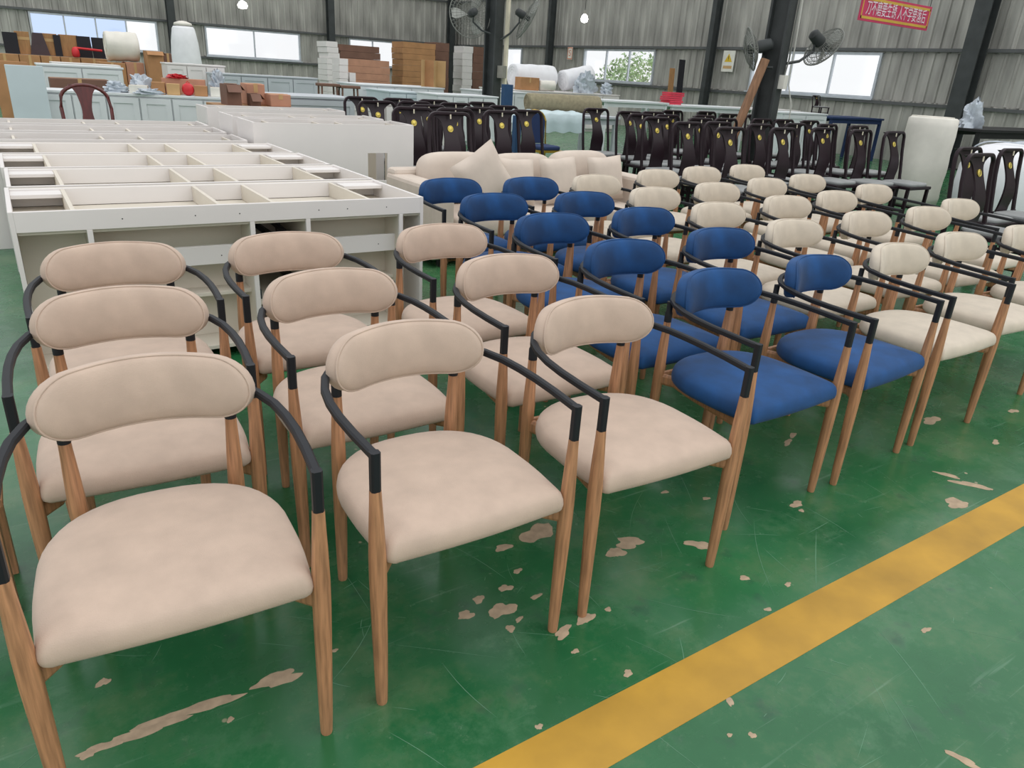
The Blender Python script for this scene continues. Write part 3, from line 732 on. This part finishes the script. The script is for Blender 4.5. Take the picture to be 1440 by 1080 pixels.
carton('carton', 'low pink carton at the edge of the pale table', 380, 409, 133, 9.38, zt_, .3, 'carton_pink')
# things on the long cabinet
def on_long(s, d, z=.862):
    a = R(-14); return Vector((.42+s*math.cos(a)-d*math.sin(a), 11.5+s*math.sin(a)+d*math.cos(a), z))
def small_carton(lab, s, d, w_, h, dp=.16, m='carton', z=.862, cat='box'):
    p = on_long(s, d, z); t = thing('small_carton', lab, cat, p, R(-14), 'small boxes piled on the long cabinet')
    MB().box(-w_/2, w_/2, -dp/2, dp/2, 0, h).build('body', m, t, bevel=.004); MB().box(-w_/2, w_/2, -.012, .012, h, h+.001).build('tape', 'kraft', t)
small_carton('white small box on the long cabinet next to the crumpled foil', 1.16, .16, .22, .1, m='paper', z=.862)
small_carton('brown small box next to the white box on the long cabinet', 1.4, .18, .16, .15)
small_carton('tan small box next to the red tape ball', 1.58, .18, .16, .14, m='kraft')
small_carton('small brown box between the red ball and the white box', 1.92, .2, .16, .13)
small_carton('small white box near the end of the long cabinet', 2.1, .2, .12, .12, m='paper')
small_carton('grey-brown sack-like box at the end of the long cabinet', 2.3, .22, .17, .18, m='carton_dark')
small_carton('flat brown box at the back of the long cabinet pile', 1.7, .46, .55, .2, m='carton_pink')
p = on_long(1.76, .16); t = thing('tape_ball', 'round red ball of tape among the small boxes', 'ball', p)
MB().lathe([(.02, 0), (.05, .012), (.075, .05), (.078, .09), (.06, .135), (.025, .155), (.004, .158)], (0, 0, 0), 18).build('body', 'red', t, smooth='all')
MB().tube([(-.02, 0, .15), (.0, .0, .18), (.03, 0, .155)], .006, 6).build('loose_end', 'red', t)
crumple('red_cloth', 'crumpled red cloth lying on the flat brown box', on_long(1.62, .44, 1.062), .22, .14, .05, 'red', 3, 'cloth')
crumple('plastic_bag', 'crumpled clear plastic on the long cabinet left of the boxes', on_long(.88, .2), .26, .22, .12, 'plastic', 4)
crumple('plastic_bag', 'crumpled foil-like plastic at the front edge under the boxes', on_long(1.28, .02), .3, .1, .06, 'plastic', 5)
crumple('plastic_bag', 'white plastic bag behind the boxes on the long cabinet', on_long(2.14, .46), .18, .18, .3, 'plastic', 6)
crumple('plastic_bag', 'crumpled pale plastic heap behind the white small box', on_long(1.15, .46), .26, .2, .2, 'plastic', 16)

# --- cartons and upright boards under the left window
vb = 21.0
zc_ = atv(90, 80, vb).z
for i, (x0, x1, lab) in enumerate(((-14, 26, 'brown carton under the first black board by the far window'), (27, 56, 'brown carton under the brown boards by the far window'), (57, 84, 'brown carton between the upright boards by the far window'), (85, 112, 'brown carton under the tall tan board by the far window'), (113, 150, 'brown carton under the last black boards by the far window'))):
    carton('carton', lab, x0, x1, 79, vb-.1, 0, .6, 'carton', ztop=zc_)
BD = [(2, 23, 45, 'board_black', 0, 'black upright board at the end of the row by the far window'), (20, 39, 44, 'board_tan', -.1, 'tan upright board with pale strap next to the black end board'), (38, 66, 46, 'board_brown', .5, 'dark brown board narrowing upward between two tan boards'),
      (57, 78, 47, 'board_tan', -.1, 'tan upright board with pale strap right of the tapering brown board'), (74, 84, 49, 'board_black', 0, 'narrow black upright board beside the wide tan panel'), (81, 109, 49, 'board_tan', .05, 'wide tan upright panel in the row by the far window'),
      (106, 127, 51, 'board_black', .1, 'black upright board right of the wide tan panel'), (128, 148, 53, 'board_black', 0, 'black upright board next to the lying white roll')]
for i, (x0, x1, yt, m, tp, lab) in enumerate(BD):
    board('upright_board', lab, x0, x1, yt, vb+.06+.06*(i % 2)+.003*i, zc_+.008, m, .05, .04, tp, 'upright boards by the far window', band='kraft' if m == 'board_tan' and tp < 0 else None)
zr = atv(172, 88, 20).z
carton('carton', 'brown carton under the lying white foam roll', 139, 176, 88, 19.7, 0, .7, 'carton'); carton('carton', 'reddish carton under the end of the lying white roll', 177, 202, 88, 19.7, 0, .7, 'carton_pink')
a, b = atv(149, 71, 20), atv(199, 74, 20)
roll('foam_roll', 'thick white foam roll lying on cartons under the far window', (a.x, 20.05, zr+.335), (b.x-.06, 20.05, zr+.335), .305, 'foam_warm')
carton('carton', 'open brown carton with raised flaps right of the lying white roll', 206, 229, 72, 19.3, 0, .5, 'carton', True)
carton('carton', 'dark brown carton beside the open one with raised flaps', 230, 241, 75, 20.05, 0, .5, 'carton_dark')
p = atv(120, 90, 18.6)
t = thing('red_tool', 'red hand tool with a long bar lying on a carton', 'tool', (atv(124, 84, 20.6).x, 20.62, zc_+.0))
t.location = (atv(122, 84, 20.9).x, 20.93, zc_+.008)
MB().lathe([(.06, 0), (.08, .04), (.08, .14), (.05, .2), (.02, .22)], (-.2, 0, 0), 14).build('body', 'red', t, smooth='all'); MB().tube([(-.2, 0, .2), (.35, 0, .17)], .025, 8).build('bar', 'red', t)
p = atv(257, 34, 25)
t = thing('wrapped_roll', 'tall white wrapped roll standing upright beside the bright window', 'roll', (p.x, 25, 0))
MB().lathe([(.42, 0), (.44, .3), (.42, 1.1), (.37, 1.7), (.31, p.z-.12), (.27, p.z-.06), (.08, p.z-.05)], (0, 0, 0), 24).build('wrapping', 'foam', t, smooth='all')
MB().lathe([(.12, 0), (.26, .03), (.24, .09), (.1, .14), (.02, .15)], (0, 0, p.z-.06), 16).build('tied_top', 'foam_warm', t, smooth='all')

# --- middle: stacks and cardboard
def pstack(name, label, x0, x1, yt, v, n, m, dp=.6, z0=0, group=None, jit=.02):
    ua, ub, z1 = span(x0, x1, yt, v); return stack(name, label, ua, ub, v, dp, z0, z1, n, m, 'stack', group, jit)
pstack('white_board_stack', 'tall narrow stack of white boards beside the wall column', 460, 476, 58, 20, 14, 'laminate', .7, jit=.03)
pstack('white_board_stack', 'lower stack of white packets in front of the cardboard', 477, 489, 82, 18.2, 10, 'laminate', .5, jit=.012)
pstack('white_board_stack', 'short stack of white packets beside the cardboard stack', 491.5, 500, 102, 18.2, 6, 'laminate', .5, jit=.01)
pstack('cardboard_stack', 'tall stack of flat brown cardboard under the broken window', 478, 534, 64, 25, 10, 'carton_dark', .9)
pstack('cardboard_stack', 'lower stack of flat brown cardboard in front of the tall one', 488, 548, 84, 22.5, 8, 'carton_pink', .9)
pstack('cardboard_stack', 'tall banded stack of brown cardboard between window and corner', 566, 612, 60, 25, 12, 'carton', .9, jit=.03)
pstack('cardboard_stack', 'brown cardboard stack next to the corner column', 613, 632, 60, 25.6, 8, 'carton_dark', .9)
pstack('white_board_stack', 'stack of white boards between corner and fan column', 651, 665, 65, 26, 10, 'laminate', .7)
pstack('cardboard_stack', 'brown cardboard stack right beside the fan column', 666, 684, 66, 26, 8, 'carton_dark', .7)
wt = cabinet('long_cabinet', 'long white counter with framed doors under the folded cardboard', atv(505, 118, 16.2).x, 8.75, 16.2, 1.3, 1.0, 'whiteblue', 5)
cabinet('long_cabinet', 'grey-green cabinet end beside the white counter', atv(548, 128, 14.7).x, atv(594, 130, 14.7).x, 14.7, 1.2, .93, 'paleblue', 2)
cabinet('long_cabinet', 'white cabinet with small framed drawers left of the fan column', atv(602, 128, 14.0).x, 8.6, 13.6, .9, .95, 'whiteblue', 4)
cabinet('long_cabinet', 'white flat counter right behind the dark dining chairs', 4.4, 6.2, 11.2, .7, .86, 'laminate', 3, rz=R(-6))
ua, ub, z1 = span(593, 681, 87, 16.6); fz = 1.002
t = thing('folded_cardboard', 'large folded cardboard sheet standing on the white counter', 'cardboard', (ua, 16.6, fz)); ub = min(ub, 9.0); W = ub-ua; h = z1-fz
for i in range(4):
    x0, x1 = W*i/4, W*(i+1)/4; y0, y1 = (.0, .14)[i % 2], (.14, .0)[i % 2]
    MB().add([(x0, y0, 0), (x1, y1, 0), (x1, y1+.012, 0), (x0, y0+.012, 0), (x0, y0, h), (x1, y1, h), (x1, y1+.012, h), (x0, y0+.012, h)], [(3, 2, 1, 0), (4, 5, 6, 7), (0, 1, 5, 4), (1, 2, 6, 5), (2, 3, 7, 6), (3, 0, 4, 7)]).build('panel', ('kraft', 'carton', 'kraft', 'kraft')[i], t)
for (x0, x1, yt), lab in zip(((452, 480, 118), (481, 509, 121)), ('brown wooden stool beside the tall white stack', 'brown wooden stool right of the other stool')):
    ua, ub, z1 = span(x0, x1, yt, 14.2); t = thing('stool', lab, 'stool', ((ua+ub)/2, 14.4, 0), 0, 'stools by the white stacks'); hw = (ub-ua)/2
    MB().box(-hw, hw, -.14, .14, z1-.05, z1).build('seat', 'carton_dark', t, bevel=.01)
    for sx in (-1, 1):
        for sy in (-1, 1): MB().tube([(sx*hw*.9, sy*.12, 0), (sx*hw*.75, sy*.09, z1-.05)], .018, 8).build('leg', 'carton_dark', t)

# --- right of the fan column
cabinet('long_cabinet', 'white counter under the foam rolls by the right wall', 11.4, 15.2, 17.4, 1.6, 1.02, 'laminate', 6)
cabinet('long_cabinet', 'pale counter left of the olive carpet roll', 9.6, 11.1, 16.0, .9, 1.0, 'whiteblue', 3)
a, b = atv(714, 103, 20.2), atv(760, 104, 20.2)
zf = 1.022
roll('foam_roll', 'white foam roll lying behind the fan column', (12.2, 18.6, zf+.345), (13.6, 18.6, zf+.345), .32, 'foam')
a, b = atv(766, 108, 18.4), atv(806, 97, 18.4)
roll('foam_roll', 'tilted white foam roll with open end beside the window', (13.75, 18.3, zf+.295), (14.75, 18.3, zf+.48), .28, 'foam')
roll('foam_roll', 'small white roll with bright round end next to a carton', (atv(762, 118, 17.5).x, 17.62, zf+.14), (atv(780, 118, 17.5).x, 17.5, zf+.14), .135, 'foam_warm')
carton('carton', 'small brown carton beside the small white roll', 733, 759, 109, 17.55, zf, .3, 'carton')
p = atv(806, 122, 17.6)
crumple('plastic_heap', 'heap of grey crumpled plastic sheets below the three-pane window', (14.1, 17.66, zf), .7, .3, .5, 'plastic', 9)
crumple('plastic_heap', 'bluish crumpled plastic at the end of the white counter', (14.9, 17.65, zf), .36, .3, .26, 'plastic', 12)
t = table('work_table', 'grey work table with carpet roll and plastic sheet on it', 6.75, 8.6, 9.75, 10.75, .84, 'greyblue')
a, b = atv(760, 147, 10.4), atv(842, 150, 10.4)
roll('carpet_roll', 'olive-grey carpet roll lying on the work table', (7.2, 10.5, .84+.152), (8.55, 10.3, .84+.152), .14, 'carpet')
def drape():
    mb = MB(); n = 24; vs = []; fs = []; k = 10
    for side in (0, .004):
        for i in range(n+1):
            for j in range(k+1):
                x = 6.62+1.2*i/n; y = 9.62+.62*j/k
                over = max(0, 9.75-y); z = .846-over*2.1+.012*math.sin(i*1.1+j)+.012+(.03 if over == 0 else 0)*math.sin(j*.7)**2
                if x < 6.75: z = min(z, .85)-(6.75-x)*1.2
                if over: y = 9.735-.02*math.sin(i*.9)*over*6
                vs.append((x, y, max(z+side, .3)))
    m = (n+1)*(k+1)
    for s in (0, 1):
        for i in range(n):
            for j in range(k):
                q = (s*m+i*(k+1)+j, s*m+(i+1)*(k+1)+j, s*m+(i+1)*(k+1)+j+1, s*m+i*(k+1)+j+1); fs.append(q if s else tuple(reversed(q)))
    return tag(mb.add(vs, fs).build('plastic_sheet', 'plastic_sheet', None, smooth='all'), 'pale translucent plastic sheet hanging over the work table', 'plastic sheet')
drape()
p = at(716, 118, 1.2); board('foam_board', 'dark blue foam board leaning near the fan column', 711, 723, 119, 12.2, 0, 'bluefoam', .12, .02)
# gold banquet chair
p = atv(768, 154, 8.8)
t = thing('banquet_chair', 'gold-framed banquet chair with blue seat in front of the work table', 'chair', (6.32, 8.95, 0))
pts = [(-.19, 0, .0), (-.19, 0, .46), (-.19, .03, .8)]+[(-.19*math.cos(a_), .05, .8+.14*math.sin(a_)) for a_ in [math.pi*i/8 for i in range(1, 8)]]+[(.19, .03, .8), (.19, 0, .46), (.19, 0, 0)]
MB().tube(pts, .014, 8).build('back_frame', 'gold_metal', t, smooth=True)
MB().poly([(-.165, .5), (.165, .5), (.165, .8), (.1, .9), (-.1, .9), (-.165, .8)], 0, .03).xf(Matrix.Translation((0, .04, 0)) @ Matrix.Rotation(R(90), 4, 'X')).build('back_pad', 'navy', t)
MB().box(-.2, .2, -.42, .0, .41, .44).build('seat_frame', 'gold_metal', t); puff(.39, .4, .07, e=5).build('seat_pad', 'navy', t, smooth='all', loc=(0, -.21, .43))
for s in (-1, 1): MB().tube([(s*.18, -.4, 0), (s*.18, -.4, .41)], .014, 8).build('leg', 'gold_metal', t)
# leaning fabric strips behind the dark chairs
board('fabric_bolt', 'blue bolt of fabric standing behind the dark dining chairs', 727, 735, 163, 9.5, 0, 'bluefoam', .1, .02)
board('fabric_bolt', 'salmon bolt of fabric standing behind the dark dining chairs', 713, 718, 164, 9.8, 0, 'orange', .08, .02)
# white tables by the right wall
table('white_table', 'white table next to the olive carpet roll', 10.4, 12.2, 12.3, 13.1, 1.02, 'whiteblue')
table('white_table', 'long white table carrying the red paper stack', 12.4, 14.9, 12.4, 13.3, .98, 'whiteblue')
table('white_table', 'white table between the long one and the right wall', 15.1, 16.9, 12.4, 13.3, .98, 'laminate')
ua, ub, z1 = span(930, 956, 124, 12.7); stack('red_paper_stack', 'stack of pinkish red paper packs on the long white table', 12.5, 12.9, 12.6, .3, .981, 1.24, 6, 'red_paper', 'stack', None, .05)
board('leaning_board', 'tan board leaning on the right wall beside the window', 946, 953, 96, 16.4, 0, 'board_tan', .03, .05); board('leaning_board', 'black narrow board leaning on the right wall', 960, 968, 84, 16.5, 0, 'board_black', .03, .05)
# plank against the hall column
pt = atu(1086, 84, KU-.25); pbx = pt.x-1.0; 
t = MB().tube([(pt.x-.5, pt.y+.25, .03), (pt.x-.12, pt.y+.02, pt.z)], 0, rect=(.07, .05)).build('wooden_plank', 'plank_wood'); tag(t, 'long wooden plank leaning on the hall column with the white switch box', 'plank')
# far right: table with a chair on it
table('dark_table', 'dark blue table by the right wall below the big window', 15.2, 17.2, 10.3, 11.2, .95, 'navy')
o = copy_tree(pd); o.location = (15.5, 11.0, .951); o.scale = (.62, .62, .4); tag(o, 'small dark chair standing on the dark blue table', 'chair')
cabinet('long_cabinet', 'white chest right of the hall column', 13.0, 14.4, 9.9, .7, 1.02, 'whiteblue', 2)
# rolls
roll('foam_roll', 'tall thick white foam roll standing upright behind the dark dining chairs', (10.8, 5.75, .0), (10.8, 5.75, 1.19), .315, 'foam_warm')
t = thing('wrapped_bale', 'long white plastic-wrapped bale lying behind the dark dining chairs', 'bale', (10.5, 4.3, 0))
puff(2.6, 1.0, .98, e=4).build('wrapping', 'foam', t, smooth='all', loc=(.3, 0, 0))
for x in (-.5, .3, 1.1): MB().tube([(x, .505*math.copysign(abs(math.cos(a_))**.5, math.cos(a_)), .49+.5*math.copysign(abs(math.sin(a_))**.5, math.sin(a_))) for a_ in [2*math.pi*i/40 for i in range(41)]], .008, 5, cap=False, upv=(1, 0, 0)).build('band', 'plastic', t)
table('dark_bench', 'long dark bench behind the wrapped bale', 11.9, 16.6, 5.6, 6.5, 1.05, 'dark')
crumple('plastic_bag', 'upright clear plastic bag on the dark bench', (12.25, 5.95, 1.051), .3, .26, .36, 'plastic', 21)

# --- dark red horseshoe-back chair
p = atv(117, 117, 9.9)
t = thing('round_back_chair', 'dark red wooden chair with curved horseshoe back in front of the long cabinet', 'chair', (p.x, 9.95, 0), R(4))
zt2 = p.z-.02
pts = [(-.24, -.05, .44), (-.25, .0, .75)]+[(-.24*math.cos(a_), .02, zt2-.16+.16*math.sin(a_)) for a_ in [math.pi*i/12 for i in range(1, 12)]]+[(.25, 0, .75), (.24, -.05, .44)]
MB().tube(pts, .02, 10).build('back_rail', 'redwood', t, smooth=True)
vs = []; fs = []
for i in range(13):
    f = i/12; z = .45+(zt2-.45)*f; wd = .07+.02*math.cos(f*6.28)+(.06*((f-.8)/.2)**2 if f > .8 else 0); y = -.04+.06*f
    vs += [(-wd, y-.01, z), (wd, y-.01, z), (wd, y+.01, z), (-wd, y+.01, z)]
for i in range(12):
    for a_, b_ in ((0, 1), (1, 2), (2, 3), (3, 0)): fs.append((i*4+a_, i*4+b_, i*4+4+b_, i*4+4+a_))
fs += [(3, 2, 1, 0), (48, 49, 50, 51)]
MB().add(vs, fs).build('splat', 'redwood', t, smooth=True)
MB().box(-.25, .25, -.45, .0, .4, .45).build('seat', 'redwood', t, bevel=.01)
for sx in (-1, 1):
    for y in (-.42, -.03): MB().tube([(sx*.22, y, 0), (sx*.22, y, .4)], .02, 10).build('leg', 'redwood', t)

# --- fans on the columns
def fan(label, c, axis, r_, colpt, group='pole fans'):
    c = Vector(c); ax = Vector(axis).normalized(); t = thing('column_fan', label, 'fan', c, 0, group)
    M = ax.to_track_quat('Z', 'Y').to_matrix().to_4x4()
    cg = MB()
    def ring(rr, z, w_=.006): cg.tube([(rr*math.cos(a_), rr*math.sin(a_), z) for a_ in [2*math.pi*i/32 for i in range(33)]], w_, 5, cap=False)
    ring(r_, 0, .011)
    for q in (.3, .5, .7, .86): ring(r_*q, .09*(1-q*q)+.0, .004); ring(r_*q, -.09*(1-q*q), .004)
    for i in range(36):
        a_ = 2*math.pi*i/36; x, y = math.cos(a_), math.sin(a_)
        for s in (1, -1): cg.tube([(x*r_*.14, y*r_*.14, s*.09), (x*r_*.6, y*r_*.6, s*.06), (x*r_, y*r_, 0)], .0035, 4, cap=False)
    cg.xf(M).build('cage', 'fan_grey', t)
    MB().lathe([(.03, -.3), (.075, -.27), (.085, -.12), (.06, -.04), (.06, .03), (.02, .06)], (0, 0, 0), 16).xf(M).build('motor', 'col', t, smooth=True)
    for i in range(3):
        a0 = 2*math.pi*i/3; vs = []; fs = []
        for k in range(7):
            f = .12+.8*k/6
            for j in (-1, 1): a_ = a0+j*.38*math.sin(math.pi*min(1, f*.75+.12)); vs.append((r_*f*math.cos(a_), r_*f*math.sin(a_), j*.035))
        for k in range(6): fs.append((2*k, 2*k+1, 2*k+3, 2*k+2))
        o = MB().add(vs, fs).xf(M).build('blade', 'fan_blade', t); s = o.modifiers.new('solid', 'SOLIDIFY'); s.thickness = .006
    bk = c-ax*.2; cp = Vector(colpt)-c; b0 = -ax*.2
    MB().tube([b0, b0+Vector((0, 0, -.18)), (b0+cp)*.5+Vector((0, 0, -.14)), cp], .02, 8).build('bracket', 'col', t, smooth=True)
    return t
vd = ray(662, 25).normalized(); rt = Vector((math.cos(AL), -math.sin(AL), 0))
p = atu(661, 20, KU-.5); fan('large caged fan seen from behind, left of the fan column', p, vd*.9-rt*.35+Vector((0, 0, -.2)), .46, (KU-.15, k1.y-.1, p.z-.35))
p = atu(742, 26, KU+.6); fan('caged fan seen edge-on, right of the fan column', p, rt*.85+vd*.2+Vector((0, 0, -.45)), .46, (KU+.1, k1.y-.12, p.z-.45))
p = atu(1056, 69, KU-.35); fan('caged fan seen edge-on, left of the hall column with white switch box', p, -rt*.95+vd*.1+Vector((0, 0, -.3)), .28, (KU-.12, k2.y-.1, p.z-.22))
p = atu(1158, 66, KU+.75); fan('caged fan blurred by glare, right of the hall column with white switch box', p, rt*.75+vd*.3+Vector((0, 0, -.55)), .3, (KU+.22, k2.y-.05, p.z-.25))

# --- hanging lamps
def lamp(label, p, r_=.09):
    t = thing('hanging_lamp', label, 'lamp', (p.x, p.y, p.z), 0, 'hanging bulbs')
    MB().lathe([(.02, -.12), (r_*.8, -.1), (r_, -.03), (r_*.7, .05), (.03, .09)], (0, 0, 0), 16).build('bulb', 'bulb', t, smooth='all')
    MB().lathe([(.035, .08), (.035, .16), (.02, .18)], (0, 0, 0), 12).build('socket', 'col_light', t, smooth=True)
    MB().tube([(0, 0, .17), (0, 0, WH-p.z)], .008, 6).build('cord', 'dark', t)
lamp('lit white bulb hanging before the far left wall', atv(341, 6, 24), .14)
lamp('lit bulb hanging before the three-pane window wall', atv(822, 25, 17.5), .1)
# --- loose cable beside the hall column
a, b = atu(1120, 60, KU+.7), at(1126, 178, .9)
t = MB().tube([(a.x-.3, a.y, WH), (a.x-.02, a.y, 2.2), (a.x-.04, a.y-.03, 1.5), (a.x+.03, a.y-.1, 1.2), (a.x+.06, a.y-.15, .02)], .009, 6).build('power_cable', 'wire', None, smooth=True); tag(t, 'white power cable hanging beside the hall column', 'cable')

# --- banner and wall signs
bv = 7.2
bl, br_ = atv(1207, 28, bv), atv(1303, 43, bv); tl, tr_ = atv(1213, -9, bv), atv(1308, 4, bv)
W = br_.x-bl.x; Hb = tl.z-bl.z
t = thing('slogan_banner', 'red hanging banner with white Chinese slogan and gold border', 'banner', (bl.x, bv, bl.z))
MB().box(0, W, 0, .02, 0, Hb).build('cloth', 'banner_red', t)
g = .03
MB().box(g, W-g, -.004, 0, g, g+.035).box(g, W-g, -.004, 0, Hb-g-.035, Hb-g).box(g, g+.02, -.004, 0, g, Hb-g).box(W-g-.02, W-g, -.004, 0, g, Hb-g).build('border', 'gold', t)
def lettering(txt, parent, x, z, size, m, wd=None, y=-.006, hscale=1):
    cu = bpy.data.curves.new('txt', 'FONT'); cu.body = txt; cu.size = size; cu.align_x = 'CENTER'; cu.align_y = 'CENTER'; cu.extrude = .001; cu.resolution_u = 3
    ob = bpy.data.objects.new('txt', cu); C.objects.link(ob); bpy.context.view_layer.update()
    me = bpy.data.meshes.new_from_object(ob.evaluated_get(bpy.context.evaluated_depsgraph_get())); bpy.data.objects.remove(ob); bpy.data.curves.remove(cu)
    me.materials.clear(); me.materials.append(MATS[m]); o = bpy.data.objects.new('lettering', me); C.objects.link(o); o.parent = parent
    xs = [v_.co.x for v_ in me.vertices]; k = 1
    if xs and wd: k = wd/(max(xs)-min(xs))
    o.location = (x, y, z); o.rotation_euler.x = R(90); o.scale = (k, hscale, 1); return o
lettering('刀不磨要生锈 人不学要落后', t, W/2, Hb/2, .2, 'pinkwhite', W*.86, hscale=1.05)
for x in (.05, W-.05): MB().tube([(x, .01, Hb), (x, .01, WH-bl.z)], .005, 5).build('hanging_cord', 'dark', t)
def wallsign(label, p, wd, hh, m):
    t = thing('wall_sign', label, 'sign', (U0-.16, p.y, p.z), -math.pi/2); MB().box(-wd/2, wd/2, 0, .008, -hh/2, hh/2).build('sheet', m, t); return t
p = atu(1024, 86, U0-.16); t = wallsign('white paper sign with yellow warning triangle on the right wall', p, .44, .56, 'paper')
MB().add([(-.14, -.004, -.02), (.14, -.004, -.02), (0, -.004, .2), (-.14, -.001, -.02), (.14, -.001, -.02), (0, -.001, .2)], [(0, 1, 2), (3, 4, 1, 0), (4, 5, 2, 1), (5, 3, 0, 2)]).build('triangle', 'warn', t)
MB().box(-.01, .01, -.006, -.004, .05, .14).box(-.01, .01, -.006, -.004, .015, .035).build('exclamation_mark', 'dark', t)
MB().box(-.16, .16, -.002, 0, -.2, -.12).build('text_field', 'kraft', t)
p = atu(801.5, 75, U0-.16); t = wallsign('small paper sign with orange frame and S mark on the right wall', p, .3, .42, 'paper')
MB().box(-.14, .14, -.003, 0, .17, .2).box(-.14, .14, -.003, 0, -.2, -.17).box(-.14, -.11, -.003, 0, -.17, .17).box(.11, .14, -.003, 0, -.17, .17).build('frame', 'orange', t)
lettering('S', t, 0, 0, .3, 'orange')

# --- outside the windows
def bush(label, x, y, r_, h, seed):
    rnd = random.Random(seed); t = thing('bush', label, 'bush', (x, y, 0), 0, 'shrubs outside the window'); vs = []; fs = []
    for i in range(700):
        a_, b_ = rnd.uniform(0, 6.28), rnd.uniform(-1, 1); q = (1-b_*b_)**.5; k = rnd.uniform(.5, 1)
        c = Vector((r_*k*q*math.cos(a_), r_*k*q*math.sin(a_), h*.55+h*.45*k*b_)); d = Vector((rnd.uniform(-1, 1), rnd.uniform(-1, 1), rnd.uniform(-1, 1))).normalized()*.12; e = d.cross(Vector((rnd.uniform(-1, 1), rnd.uniform(-1, 1), 1))).normalized()*.06
        n = len(vs); vs += [c-d, c+e, c+d, c-e]; fs.append((n, n+1, n+2, n+3))
    MB().add(vs, fs).build('foliage', 'leafm', t); MB().tube([(0, 0, 0), (.05, 0, h*.6)], [.08, .03], 8).build('stem', 'carton_dark', t)
bush('green shrub outside the three-pane window', U0+5, 26.2, 1.3, 2.3, 1); bush('taller green shrub outside the three-pane window', U0+8.5, 29.0, 1.4, 3.0, 2)
p = at(16, 694, .36)
t = thing('low_bench', 'low wooden bench at the outer end of the beige armchairs', 'bench', (p.x-.02, p.y, 0))
MB().box(-.85, 0.0, -.02, .26, .335, .36).build('top', 'oak', t, bevel=.004)
for x in (-.8, -.06):
    for y in (.0, .2): MB().box(x, x+.04, y, y+.04, 0, .335).build('leg', 'oak', t)
